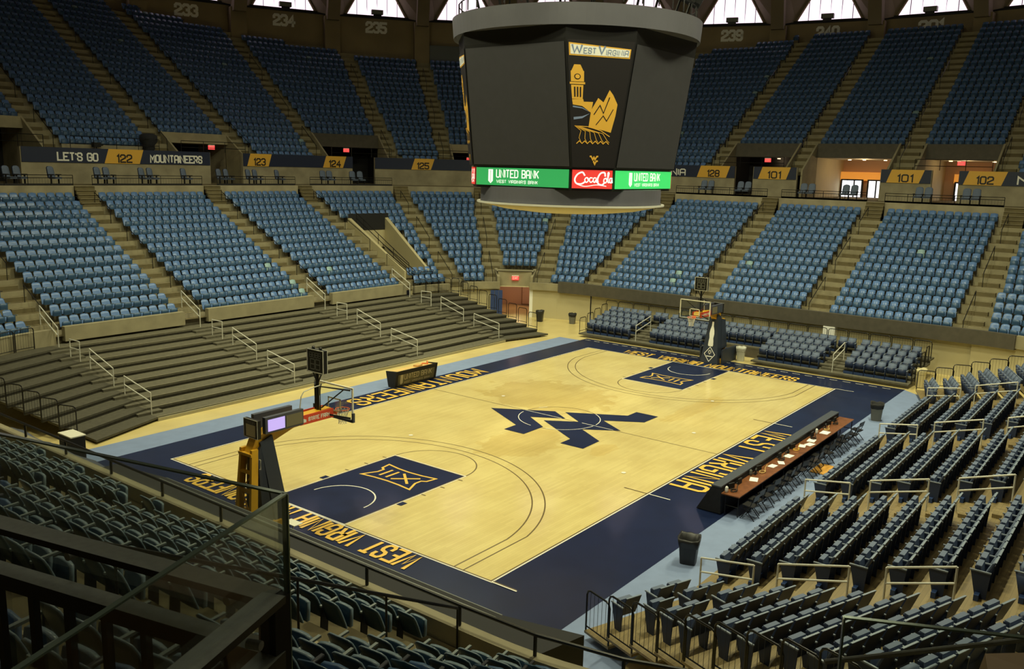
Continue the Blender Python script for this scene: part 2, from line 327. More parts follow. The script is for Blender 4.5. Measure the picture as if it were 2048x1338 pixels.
for sgn in (-1, 1):
    X = lambda d: sgn*(14.325-d)
    rect(min(X(.0), X(5.82)), -1.80, max(X(.0), X(5.82)), 1.80, whitep, z); z2 = z+.0012
    rect(min(X(.05), X(5.77)), -1.76, max(X(.05), X(5.77)), 1.76, linep, z2); z3 = z2+.0012
    rect(min(X(.05), X(5.73)), -1.72, max(X(.05), X(5.73)), 1.72, navykey, z3); z4 = z3+.0012
    if sgn < 0: arc(X(1.35), 0, 1.22, -90, 90, .05, whitep, z4)
    else: arc(X(1.35), 0, 1.22, 90, 270, .05, whitep, z4)
    for q in (-1, 1):
        rect(min(X(2.25), X(2.55)), min(q*1.8, q*2.02), max(X(2.25), X(2.55)), max(q*1.8, q*2.02), navykey, z4)
        for d in (3.45, 4.4, 5.35): line(X(d), q*1.8, X(d), q*2.0, .05, linep, z4)
    # roman-numeral twelve in a flared outline (u across the key, v towards the baseline)
    f = (lambda s: (lambda u, v: (s*(10.15-v), s*u, z4+.001)))(sgn) if sgn > 0 else (lambda u, v: (-10.15+v, -u, z4+.001))
    f = (lambda s, zz: (lambda u, v: (s*(10.15+v), -s*u, zz)))(sgn, z4+.0012)
    out = [(-1.19, .68), (-.93, .12), (-.93, -.18), (-1.10, -.28), (-1.17, -.70), (-.6, -.6), (0, -.56), (.6, -.6), (1.17, -.70), (1.10, -.28), (.93, -.18), (.93, .12), (1.19, .68), (.6, .6), (0, .57), (-.6, .6), (-1.19, .68)]
    stroke(fl, out, .085, goldp, f)
    for j, q in enumerate(([(-.75, -.34), (.05, .34)], [(.05, -.34), (-.75, .34)], [(.30, -.34), (.30, .34)], [(.62, -.34), (.62, .34)])): stroke(fl, q, .10, goldp, f, None, .0008*j)
z = lay()+.006
flat([(-.8, 3.28), (.75, .75), (.08, -.27), (-.76, 1.06), (-1.63, -.27), (-3.03, -.27), (-3.03, .77), (-2.18, .78)], navykey, z)
for tri in ([(-.8, .29), (.06, -.98), (-.8, -1.73), (-1.55, -.9)],):
    pass
LB = [(-.8, .29), (.06, -1.0), (.94, .31), (2.4, -2.12), (3.2, -2.12), (3.2, -3.24), (1.96, -3.22), (.97, -1.71), (.13, -3.09), (-.8, -1.73), (-1.73, -3.18), (-3.03, -3.22), (-3.03, -2.13), (-2.28, -2.11)]
flat(LB, navykey, z); z = lay()+.006
arc(0, 0, 1.83, 0, 360, .04, linep, z-.008, 64); arc(0, 0, 1.83, 0, 360, .035, sky, z, 64) if False else None
for a0, a1 in ((52, 66), (98, 172), (196, 268), (275, 330)): arc(0, 0, 1.83, a0, a1, .035, whitep, z, 24)
line(0, 1.9, 0, -.12, .035, whitep, z); line(0, -1.2, 0, -2.8, .035, whitep, z)
for x, y0, y1, m in ((-5.72, -6.7, -7.6, linep), (5.78, -6.7, -7.6, linep), (-5.72, -7.7, -8.5, whitep), (5.78, -7.7, -8.5, whitep), (14.35, -7.67, -8.6, whitep), (-14.35, -7.67, -8.5, whitep), (-14.30, -7.67, -8.47, linep)):
    line(x, y0, x, y1, .05 if m is whitep else .04, m, z+(.001 if m is linep else 0))
zt = z+.002
text(fl, 'WEST VIRGINIA', -4.6, 4.4, -9.1, -7.75, .16, goldp, lambda u, v: (-u, -16.85-v, zt), gap=1.05)
text(fl, 'MOUNTAINEERS', -4.8, 4.55, 7.85, 9.1, .165, goldp, lambda u, v: (-u, 16.95-v, zt), gap=1.05)
text(fl, 'WEST VIRGINIA MOUNTAINEERS', -5.35, 5.35, 14.4, 15.35, .125, goldp, lambda u, v: (-v, u, zt), gap=1.05)
text(fl, 'WEST VIRGINIA MOUNTAINEERS', -5.35, 5.45, 14.4, 15.4, .125, goldp, lambda u, v: (v, -u, zt), gap=1.05)
k = -9.9
while k < 9.6: line(16.3, k, 16.3, k+.42, .05, whitep, zt); k += .69
for x, y in ((-6.3, 3.1), (1.3, 4.2), (2.0, -5.6), (-4.4, -5.9), (7.5, -3.9)): flat([(x+.1*math.cos(a*PI/4), y+.09*math.sin(a*PI/4)) for a in range(8)], whitep, zt)
struct(fl, 'floor')

# ------------------------------------------------------------------ bowl geometry (straight sides joined by round corners)
CX = {'NE': (12.9, 12.5), 'NW': (-11.5, 12.5), 'SE': (12.9, -12.5), 'SW': (-11.5, -12.5)}
ROT0 = {'N': 90, 'E': 0, 'S': 270, 'W': 180}
def pos(side, a, s):
    """point at parameter a (metres on straights, degrees in corners), distance s out; also outward angle"""
    if side == 'N': return a, 12.5+s, R(90)
    if side == 'E': return 12.9+s, a, 0.
    if side == 'S': return a, -12.5-s, R(270)
    if side == 'W': return -11.5-s, a, PI
    c = CX[side]; t = R(a); return c[0]+s*math.cos(t), c[1]+s*math.sin(t), t
def P3(side, a, s, z): x, y, _ = pos(side, a, s); return (x, y, z)
# perimeter runs as (side, a0, a1), counter-clockwise from the south-east corner to the south-west one
RUN = [('SE', -50, 0), ('E', -12.5, 12.5), ('NE', 0, 90), ('N', 12.9, -11.5), ('NW', 90, 180), ('W', 12.5, -12.5), ('SW', 180, 245)]
def LZ(i): return 2.35+.467*i
def LS(i): return 9.1+.875*i
def UZ(i): return 10.9+.543*i
def US(i): return 24.0+.8*i
def samples(step_m=1.0, step_d=3.0):
    for side, a0, a1 in RUN:
        st = step_m if len(side) == 1 else step_d; n = max(1, int(round(abs(a1-a0)/st)))
        for i in range(n): yield side, a0+(a1-a0)*i/n, a0+(a1-a0)*(i+1)/n
# openings: (side, a_min, a_max, first_row, last_row, tier)
CUT_L = [('NE', 73.5, 84.5, 1, 8), ('NE', 30, 44, 0, 0), ('NE', 30, 44, 1, 1)]
CUT_L = [('NE', 73.5, 85.8, 2, 8), ('NE', 30, 44, 0, 1)]
CUT_U = [('E', 4.6, 9.9, 0, 3, 'dark'), ('E', -3.0, 3.1, 0, 3, 'lit'), ('E', -10.0, -5.0, 0, 3, 'lit2'), ('N', -10.9, -4.6, 0, 3, 'conc'),
         ('N', -3.2, 3.3, 0, 0, 'shut'), ('N', 4.9, 10.2, 0, 2, 'conc2'), ('NE', 64.5, 77.2, 0, 3, 'dark2'), ('NE', 39.5, 50.5, 0, 2, 'conc3')]
def grid_samples(cuts):
    """perimeter segments split exactly at the cut edges"""
    for side, a0, a1 in RUN:
        st = 1.5 if len(side) == 1 else 3.; n = max(1, int(round(abs(a1-a0)/st)))
        ks = [a0+(a1-a0)*i/n for i in range(n+1)]
        lo, hi = min(a0, a1), max(a0, a1)
        for c in cuts:
            if c[0] == side: ks += [k for k in (c[1], c[2]) if lo < k < hi]
        ks = sorted(set(round(k, 4) for k in ks), reverse=a1 < a0)
        for p, q in zip(ks, ks[1:]): yield side, p, q
def is_cut(cuts, side, am, row):
    return any(c[0] == side and c[1] < am < c[2] and c[3] <= row <= c[4] for c in cuts)
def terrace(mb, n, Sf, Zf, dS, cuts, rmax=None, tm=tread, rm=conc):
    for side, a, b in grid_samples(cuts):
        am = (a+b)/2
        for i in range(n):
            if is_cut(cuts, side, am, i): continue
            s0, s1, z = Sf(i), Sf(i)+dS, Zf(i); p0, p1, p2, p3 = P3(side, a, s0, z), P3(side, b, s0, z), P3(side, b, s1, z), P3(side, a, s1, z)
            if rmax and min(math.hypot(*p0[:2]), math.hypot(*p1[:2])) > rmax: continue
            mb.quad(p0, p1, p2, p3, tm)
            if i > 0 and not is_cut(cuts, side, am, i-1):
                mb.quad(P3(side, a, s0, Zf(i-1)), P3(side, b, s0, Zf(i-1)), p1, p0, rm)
NL, NU = 13, 24
AISLE_L = [('N', -12.1), ('N', -4.12), ('N', 4.85), ('N', 12.98), ('NE', 65.3), ('NE', 45.7), ('NE', 25.), ('E', 12.62), ('E', 4.05), ('E', -3.55), ('E', -12.2), ('SE', -25)]
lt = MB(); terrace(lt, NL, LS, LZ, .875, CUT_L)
for side, c in AISLE_L:
    for k in range(5):
        x, y, t = pos(side, c, LS(13)-.40+.08*k+.10); lt.box((x, y, 7.94+.125*(k+1)), (1.0-.16*k, 1.22, .25*(k+1)), tread, t)
        x, y, t = pos(side, c, LS(13)-.88+.16*k); lt.box((x, y, 7.95+.25*(k+1)), (.04, 1.22, .014), nosing, t)
# rim wall behind the last lower row, concourse floor behind it
for side, a, b in grid_samples(CUT_U):
    s = LS(NL)
    lt.quad(P3(side, a, s, LZ(12)), P3(side, b, s, LZ(12)), P3(side, b, s, 9.22), P3(side, a, s, 9.22), concd)
    lt.quad(P3(side, a, s, 9.22), P3(side, b, s, 9.22), P3(side, b, s+14, 9.2), P3(side, a, s+14, 9.2), tread)
struct(lt, 'floor_lower_tier')
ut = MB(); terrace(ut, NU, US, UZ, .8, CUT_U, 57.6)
struct(ut, 'floor_upper_tier')

# aisles: (side, centre, kind)  widths about 1.25 m
AIS_L = [('N', -12.1), ('N', -4.12), ('N', 4.85), ('N', 12.98), ('NE', 65.3), ('NE', 45.7), ('NE', 25.), ('E', 12.62), ('E', 4.05), ('E', -3.55), ('E', -12.2), ('SE', -25), ('SE', -45),
         ('W', 12.6), ('W', 4.6), ('W', -3.7), ('W', -12.25), ('SW', 205.), ('SW', 225), ('NW', 114.5), ('NW', 134), ('NW', 155)]
AIS_U = [('N', -11.5), ('N', -3.9), ('N', 4.1), ('N', 11.0), ('NE', 78.6), ('NE', 63.2), ('NE', 52.), ('NE', 38), ('NE', 26.6), ('NE', 12), ('E', 10.6), ('E', 3.85), ('E', -4.0), ('E', -10.7), ('SE', -12), ('NW', 101.5), ('NW', 117)]
def side_at(side, c, off, s):
    if len(side) == 1: return c+off
    return c+math.degrees(off/s)
def steps(name, aisles, n, Sf, Zf, dS, rmax=None, cuts=()):
    mb = MB(); h = Zf(1)-Zf(0)
    for side, c in aisles:
        for i in range(1, n):
            if is_cut(cuts, side, c, i) or is_cut(cuts, side, c, i-1): continue
            s = Sf(i); x, y, t = pos(side, c, s-.15)
            if rmax and math.hypot(x, y) > rmax-.7: continue
            if not in_frame((x, y, Zf(i)), 100): continue
            mb.box((x, y, Zf(i-1)+h*.25), (.30, 1.12, h*.5), tread, t); mb.box((x-.135*math.cos(t), y-.135*math.sin(t), Zf(i-1)+h*.5), (.04, 1.12, .012), nosing, t)
            x, y, t = pos(side, c, s+.02); mb.box((x, y, Zf(i)+.004), (.04, 1.12, .012), nosing, t)
    return struct(mb, name)
steps('floor_lower_aisle_steps', AIS_L, NL, LS, LZ, .875, None, CUT_L)
steps('floor_upper_aisle_steps', AIS_U, NU, US, UZ, .8, 57, CUT_U)

# ------------------------------------------------------------------ walls under the lower tier, fascias
wl = MB()
def vwall(mb, side, a0, a1, s, z0, z1, m, th=0., st=None):
    st = st or (2. if len(side) == 1 else 3.); n = max(1, int(math.ceil(abs(a1-a0)/st)))
    for i in range(n):
        a, b = a0+(a1-a0)*i/n, a0+(a1-a0)*(i+1)/n
        if th: mb.hexa([P3(side, a, s, z0), P3(side, b, s, z0), P3(side, b, s+th, z0), P3(side, a, s+th, z0), P3(side, a, s, z1), P3(side, b, s, z1), P3(side, b, s+th, z1), P3(side, a, s+th, z1)], m)
        else: mb.quad(P3(side, a, s, z0), P3(side, b, s, z0), P3(side, b, s, z1), P3(side, a, s, z1), m)
vwall(wl, 'NE', 44, 90, 9.15, 0, 2.35, cream); vwall(wl, 'NE', 0, 28.5, 9.15, 0, 2.35, cream); vwall(wl, 'NE', 28.5, 30, 9.15, 0, 2.3, signwhite)
vwall(wl, 'E', -12.5, 12.5, 9.3, 0, 2.6, cream); vwall(wl, 'SE', -60, 0, 9.15, 0, 2.6, cream)
vwall(wl, 'N', -11.5, 12.9, 9.5, 0, 2.6, concd); vwall(wl, 'NW', 90, 113, 9.5, 0, 2.6, cream); vwall(wl, 'NW', 133, 180, 9.5, 0, 2.6, cream); vwall(wl, 'NW', 113, 133, 9.5, 2.0, 2.6, conc)
for a in (113, 133): wl.box((*pos('NW', a, 9.6)[:2], 1.1), (.35, .35, 2.2), signwhite, R(a))
vwall(wl, 'W', -12.5, 12.5, 9.2, 0, 2.5, concd); vwall(wl, 'SW', 180, 245, 9.2, 0, 2.5, concd)
wl.box((21.95, -4.75, 1.0), (.5, .7, 2.0), signwhite)
struct(wl, 'wall_under_lower_tier')
def front_cap(name, side, a0, a1, z0, z1, m, s=8.95, th=.32, cap=None):
    mb = MB(); vwall(mb, side, a0, a1, s, z0, z1, m, th); return tag(mb.build(name), kind='structure')
front_cap('wall_front_concrete', 'N', -11.35, -4.85, 2.1, 2.82, conc); front_cap('wall_front_concrete', 'N', -3.4, 4.1, 2.1, 2.82, conc); front_cap('wall_front_concrete', 'N', 5.6, 12.3, 2.1, 2.82, conc)
front_cap('wall_front_concrete', 'NE', 44, 62, 2.1, 2.62, conc); front_cap('wall_front_concrete', 'NE', 68.5, 89, 2.1, 2.55, conc); front_cap('wall_front_concrete', 'NE', 15, 30, 2.1, 2.62, conc)
front_cap('wall_front_concrete', 'NW', 92, 111, 1.95, 2.75, conc); front_cap('wall_front_concrete', 'NW', 117, 132, 1.95, 2.75, conc); front_cap('wall_front_concrete', 'SE', -50, -2, 2.1, 2.8, conc)
front_cap('wall_front_concrete', 'W', -12.5, 12.5, 2.0, 2.85, conc, 8.9, .25); front_cap('wall_front_concrete', 'SW', 180, 225, 2.0, 2.85, conc, 8.9, .25)
mb = MB(); vwall(mb, 'E', -12.5, 12.5, 8.85, 2.02, 2.82, fasc, .3); vwall(mb, 'NE', 0, 16, 8.85, 2.02, 2.82, fasc, .3); vwall(mb, 'SE', -14, 0, 8.85, 2.02, 2.82, fasc, .3)
struct(mb, 'wall_front_dark_fascia')
# corner portal under the north-east seats
mb = MB(); vwall(mb, 'NE', 29.5, 44.5, 9.6, 2.25, 3.35, conc, .3)
for a in (29.2, 44.6): mb.hexa([P3('NE', a-.6, 9.1, 2.2), P3('NE', a+.6, 9.1, 2.2), P3('NE', a+.6, 11.2, 2.2), P3('NE', a-.6, 11.2, 2.2), P3('NE', a-.6, 9.1, 3.0), P3('NE', a+.6, 9.1, 3.0), P3('NE', a+.6, 11.2, 3.4), P3('NE', a-.6, 11.2, 3.4)], conc)
mb.quad(P3('NE', 29, 9.6, 3.35), P3('NE', 45, 9.6, 3.35), P3('NE', 45, 10.9, 3.35), P3('NE', 29, 10.9, 3.35), conc)
mb.quad(P3('NE', 29, 9.2, 2.25), P3('NE', 45, 9.2, 2.25), P3('NE', 45, 15.5, 2.25), P3('NE', 29, 15.5, 2.25), cream)
for a in (30, 44): mb.quad(P3('NE', a, 9.2, 0), P3('NE', a, 15.5, 0), P3('NE', a, 15.5, 2.3), P3('NE', a, 9.2, 2.3), peach)
mb.quad(P3('NE', 30, 15.4, 0), P3('NE', 44, 15.4, 0), P3('NE', 44, 15.4, 2.3), P3('NE', 30, 15.4, 2.3), peach)
struct(mb, 'wall_corner_portal')
mb = MB(); mb.box((0, 0, 1.05), (.04, 1.0, 2.1), brownw); mb.box((-.03, 0, 1.05), (.02, .86, 1.96), peach); d = tag(mb.build('door_1'), kind='structure'); d.location = P3('NE', 33, 15.2, 0); d.rotation_euler = (0, 0, R(33))
mb = MB(); mb.box((0, 0, 0), (.1, .04, .04), steelg); o = mb.build('door_handle', d); o.location = (-.08, .35, 1.0)
lp = bpy.data.lights.new('corridor_lamp', 'POINT'); lp.energy = 45; lp.color = (1, .66, .5); lp.shadow_soft_size = .3; o = bpy.data.objects.new('corridor_lamp', lp); COL.objects.link(o); o.location = P3('NE', 36, 12.8, 2.0)
mb = MB(); 
for i in range(3): mb.box((0, -.3+i*.3, 1.0), (.05, .28, 2.0), navywall, R(12 if i % 2 else -12))
tag(mb.build('blue_curtain'), 'royal blue curtain hanging beside the corner doorway', 'curtain').location = P3('NE', 45.6, 8.85, 0.02)
bpy.data.objects['blue_curtain'].rotation_euler = (0, 0, R(47))

# vomitory in the curved north-east block
mb = MB(); A0, A1 = 73.5, 85.8; z0 = 2.2
for a, t in ((A0, -.9), (A1, .9)):
    pr_ = [(LS(2)-.3, LZ(2)+.2), (LS(9), LZ(9)+.35)]
    aa, bb = a, a-t*1.1
    mb.hexa([P3('NE', aa, pr_[0][0], z0), P3('NE', aa, pr_[1][0], z0), P3('NE', bb, pr_[1][0], z0), P3('NE', bb, pr_[0][0], z0),
             P3('NE', aa, *pr_[0]), P3('NE', aa, *pr_[1]), P3('NE', bb, *pr_[1]), P3('NE', bb, *pr_[0])], cream)
mb.quad(P3('NE', A0, LS(9), 4.6), P3('NE', A1, LS(9), 4.6), P3('NE', A1, LS(9), LZ(9)-.55), P3('NE', A0, LS(9), LZ(9)-.55), cream)
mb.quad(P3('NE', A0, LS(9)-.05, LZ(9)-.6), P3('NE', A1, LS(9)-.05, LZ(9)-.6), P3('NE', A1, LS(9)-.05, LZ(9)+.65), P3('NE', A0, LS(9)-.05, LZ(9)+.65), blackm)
mb.quad(P3('NE', A0, LS(2), 2.84), P3('NE', A1, LS(2), 2.84), P3('NE', A1, 20, 2.84), P3('NE', A0, 20, 2.84), tread)
mb.quad(P3('NE', A0, 20, 2.5), P3('NE', A1, 20, 2.5), P3('NE', A1, 20, 5), P3('NE', A0, 20, 5), peach)
for a in (A0, A1): mb.quad(P3('NE', a, LS(8), 2.4), P3('NE', a, 20, 2.4), P3('NE', a, 20, 5.5), P3('NE', a, LS(8), 5.5), cream)
struct(mb, 'wall_vomitory')
def P3m(p, dz): return (p[0], p[1], p[2]+dz)
mb = MB(); p = [P3('NE', 84.2, LS(i)+.4, LZ(i)+.35) for i in range(1, 9)]
for dz in (.45, .85): mb.tube([P3m(q, dz) for q in (p[0], p[-1])], .028, black)
for q in p[::2]+[p[-1]]: mb.tube([q, P3m(q, .85)], .022, black)
tag(mb.build('stair_railing'), 'black double pipe railing down the cream-walled tunnel in the curved block', 'railing')
mb = MB(); p = [P3('NE', 83.6, LS(5), 4.2), P3('NE', 83.0, LS(1), 2.6)]
for dz in (.6, .95): mb.tube([P3m(q, dz) for q in p], .028, black)
for q in p: mb.tube([q, P3m(q, .95)], .022, black)
tag(mb.build('stair_railing'), 'black inner railing along the ramp inside the cream-walled tunnel', 'railing')
mb = MB(); p = [P3('NE', a, LS(1), LZ(0)) for a in (74, 80)]
for dz in (.7, 1.05): mb.tube([P3m(q, dz) for q in p], .028, black)
for q in p: mb.tube([q, P3m(q, 1.05)], .024, black)
tag(mb.build('stair_railing'), 'short black railing across the foot of the cream-walled tunnel', 'railing')

# ------------------------------------------------------------------ concourse wall with section banners, upper portals
cw = MB(); SB = 23.9
gaps = [('N', 7.15, 9.95), ('N', -9.5, -6.2), ('NE', 67.7, 72.6), ('E', 7.0, 8.55), ('E', -2.75, 3.45), ('E', -8.0, -6.25)]
for side, a, b in grid_samples([(g[0], g[1], g[2]) for g in gaps]+[c[:3] for c in CUT_U]):
    am = (a+b)/2
    if any(g[0] == side and g[1] < am < g[2] for g in gaps): continue
    cw.hexa([P3(side, a, SB, 9.2), P3(side, b, SB, 9.2), P3(side, b, SB+.25, 9.2), P3(side, a, SB+.25, 9.2), P3(side, a, SB, 11.5 if True else 0), P3(side, b, SB, 11.5), P3(side, b, SB+.25, 11.5), P3(side, a, SB+.25, 11.5)], concd)
    if not any(c[0] == side and c[1] < am < c[2] for c in CUT_U): cw.quad(P3(side, a, SB+.1, 10.9), P3(side, b, SB+.1, 10.9), P3(side, b, US(0)+.01, 10.9), P3(side, a, US(0)+.01, 10.9), tread)
struct(cw, 'wall_concourse_front')
def portal(side, a0, a1, rows, style):
    mb = MB(); n = rows+1; zt_, st_ = UZ(n), US(n); drk = style.startswith('dark') or style.startswith('lit')
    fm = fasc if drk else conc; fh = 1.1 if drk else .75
    # fascia in front of the first kept row
    k = 4
    for i in range(k):
        a, b = a0+(a1-a0)*i/k, a0+(a1-a0)*(i+1)/k
        mb.hexa([P3(side, a, st_-.35, zt_-fh+.35), P3(side, b, st_-.35, zt_-fh+.35), P3(side, b, st_, zt_-fh+.35), P3(side, a, st_, zt_-fh+.35), P3(side, a, st_-.12, zt_+.35), P3(side, b, st_-.12, zt_+.35), P3(side, b, st_, zt_+.35), P3(side, a, st_, zt_+.35)], fm)
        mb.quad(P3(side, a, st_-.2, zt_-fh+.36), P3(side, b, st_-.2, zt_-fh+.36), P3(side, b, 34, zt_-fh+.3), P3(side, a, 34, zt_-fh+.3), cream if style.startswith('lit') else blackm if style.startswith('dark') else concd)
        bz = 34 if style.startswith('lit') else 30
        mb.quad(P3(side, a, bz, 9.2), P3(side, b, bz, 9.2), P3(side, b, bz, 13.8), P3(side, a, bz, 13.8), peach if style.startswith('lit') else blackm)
    for a in (a0, a1):   # sloping cheek walls
        th = .14 if len(side) == 1 else .3; q = a+(th if a == a1 else -th)
        mb.hexa([P3(side, a, SB+.2, 9.2), P3(side, a, st_, 9.2), P3(side, q, st_, 9.2), P3(side, q, SB+.2, 9.2), P3(side, a, SB+.2, 11.3), P3(side, a, st_, zt_+.4), P3(side, q, st_, zt_+.4), P3(side, q, SB+.2, 11.3)], conc)
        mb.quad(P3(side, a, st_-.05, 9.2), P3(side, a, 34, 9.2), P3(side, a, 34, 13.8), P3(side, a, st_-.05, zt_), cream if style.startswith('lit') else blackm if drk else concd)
    return struct(mb, 'wall_upper_portal')
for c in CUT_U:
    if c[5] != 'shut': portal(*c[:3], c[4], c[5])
mb = MB(); vwall(mb, 'N', -3.2, 3.3, US(1)-.05, 10.9, 11.75, concd, .1); mb.quad(P3('N', -3.2, SB+.1, 10.9), P3('N', 3.3, SB+.1, 10.9), P3('N', 3.3, US(1), 10.9), P3('N', -3.2, US(1), 10.9), tread); struct(mb, 'wall_platform_back')
# lit concourse seen through the two east portals
mb = MB(); mb.box((46.5, .4, 10.95), (.3, 5.4, .7), orangew); mb.box((46.5, -7.0, 10.95), (.3, 2.4, .7), orangew); struct(mb, 'trim_1')
dn = 2
for y0, wd_, np_ in ((1.9, 1.3, 2), (.1, 1.3, 2), (-1.9, .9, 1), (2.7, .5, 1), (-6.9, 1.9, 3)):
    mb = MB(); mb.box((46.35, y0, 9.95), (.1, wd_+.16, 1.5), black); d = tag(mb.build('door_%d' % dn), kind='structure'); dn += 1
    for i in range(np_):
        g = MB(); pw = wd_/np_; g.box((46.28, y0-wd_/2+pw*(i+.5), 9.9), (.06, pw-.14, 1.36), doorglow); tag(g.build('glass_pane', d), 'bright daylit door pane')
for x, y in ((43.5, 1.6), (43.0, .3), (43.5, -1.2), (42.5, -6.2), (43.5, -6.6), (43.5, -9.0), (42.6, 7.2), (43.2, 6.0)):
    mb = MB(); mb.lathe([(.13, 0), (.13, .05)], downl, (x, y, 12.22), 12); tag(mb.build('downlight'), 'small round recessed downlight glowing in a concourse portal ceiling', 'ceiling light', 'recessed downlights in the east portals')
for x, y, e in ((43, .3, 90), (43, -7.2, 55), (42.5, 7, 14)):
    lp = bpy.data.lights.new('concourse_lamp', 'POINT'); lp.energy = e; lp.color = (1, .72, .42); lp.shadow_soft_size = .4; o = bpy.data.objects.new('concourse_lamp', lp); COL.objects.link(o); o.location = (x, y, 12.0)

def banner(side, a0, a1, blocks, label, group='section banners along the upper deck front', notch=None):
    """blocks: (kind, a, b[, text]); printed board hung on the concourse wall, z 10.57..11.5"""
    root = empty('section_banner', (0, 0, 0), 0, label, 'banner', group); n = max(2, int(abs(a1-a0)/(1.5 if len(side) == 1 else .8)))
    b = MB(); zb, zt_ = 10.56, 11.5
    for i in range(n):
        p, q = a0+(a1-a0)*i/n, a0+(a1-a0)*(i+1)/n; m_ = (p+q)/2
        top = zt_
        b.hexa([P3(side, p, SB-.05, zb), P3(side, q, SB-.05, zb), P3(side, q, SB-.003, zb), P3(side, p, SB-.003, zb), P3(side, p, SB-.05, top), P3(side, q, SB-.05, top), P3(side, q, SB-.003, top), P3(side, p, SB-.003, top)], signnavy)
    b.build('board', root)
    dirn = 1 if a1 > a0 else -1
    for bl in blocks:
        kind, p, q = bl[:3]; g = MB()
        # u runs left to right as seen from the court; corner arcs mapped by angle
        W = abs(q-p)*(1 if len(side) == 1 else SB*PI/180)
        def f(off): return lambda u, v: P3(side, p+(q-p)*(u/W), SB-off, v)
        if kind == 'gold':
            k = .32; F = f(.060); g.poly([F(0, zb), F(W-k, zb), F(W, zt_), F(k, zt_)][::-1], gold); g.build('gold_field', root)
            g = MB(); text(g, bl[3], W/2-.56, W/2+.56, zb+.05, zb+.62, .10, signblack, f(.066 if len(side) == 1 else .10), .8); g.build('section_number', root)
        else:
            text(g, bl[3], 0, W, zb+.1, zb+.66, .10, signwhite, f(.060 if len(side) == 1 else .075), .75); g.build('lettering', root)
    return root
banner('N', -6.15, 7.1, [('txt', -4.0, -1.3, "LET'S GO"), ('gold', -.9, 1.9, '122'), ('txt', 2.35, 6.45, 'MOUNTAINEERS')], "long navy banner reading LET'S GO 122 MOUNTAINEERS in white on the upper deck front")
banner('N', 9.98, 12.9, [('gold', 10.3, 12.6, '123')], 'navy banner with a gold panel numbered 123')
banner('NE', 90, 72.6, [('gold', 79.2, 74.0, '124')], 'navy banner on the curved deck front with a gold panel numbered 124')
banner('NE', 67.7, 47.0, [('gold', 59.9, 54.9, '125')], 'navy banner with a gold panel numbered 125 left of the hanging scoreboard')
banner('E', 12.5, 8.55, [('gold', 11.85, 8.95, '128')], 'navy banner with a gold panel numbered 128 right of the hanging scoreboard')
banner('NE', 13., 0, [('txt', 9.4, .9, 'VIRGINIA')], 'navy banner ending in white VIRGINIA lettering beside the scoreboard')
banner('E', 6.95, 3.5, [('gold', 6.55, 3.95, '101')], 'navy banner with gold 101 panel left of the brightly lit portal')
banner('E', -2.8, -6.2, [('gold', -3.2, -5.75, '101')], 'navy banner with gold 101 panel right of the brightly lit portal')
banner('E', -8.0, -12.5, [('gold', -8.3, -11.0, '102'), ('txt', -11.6, -12.5, 'M')], 'navy banner with a gold panel numbered 102')

def exit_sign(p, t, label):
    r = empty('exit_sign', p, t, label, 'exit sign', 'red lit exit signs'); mb = MB(); mb.box((0, 0, 0), (.08, .5, .28), exitred); mb.build('lamp_box', r)
    mb = MB(); text(mb, 'EXIT', -.19, .19, -.09, .09, .03, signwhite, lambda u, v: (-.045, -u, v), .8); mb.build('lettering', r)
    mb = MB(); mb.box((0, 0, .17), (.09, .52, .05), signwhite); mb.build('housing', r)
    return r
exit_sign(P3('E', 7.0, US(4)-.45, 12.05), 0, 'red exit sign under the dark fascia left of the bright portal')
exit_sign(P3('E', -7.5, US(4)-.45, 12.05), 0, 'red exit sign under the dark fascia above banner 102')
exit_sign(P3('NE', 71., US(4)-.45, 12.05), R(71), 'red exit sign under the dark fascia above banner 124')
exit_sign(P3('N', 7.55, 24.3, 11.85), R(90), 'red exit sign between banners 122 and 123')
exit_sign(P3('NE', 47.3, 24.2, 11.55), R(47), 'red exit sign at the end of banner 125')
exit_sign(P3('NE', 36.8, 9.5, 2.86), R(37), 'red exit sign on the concrete header over the corner doorway')

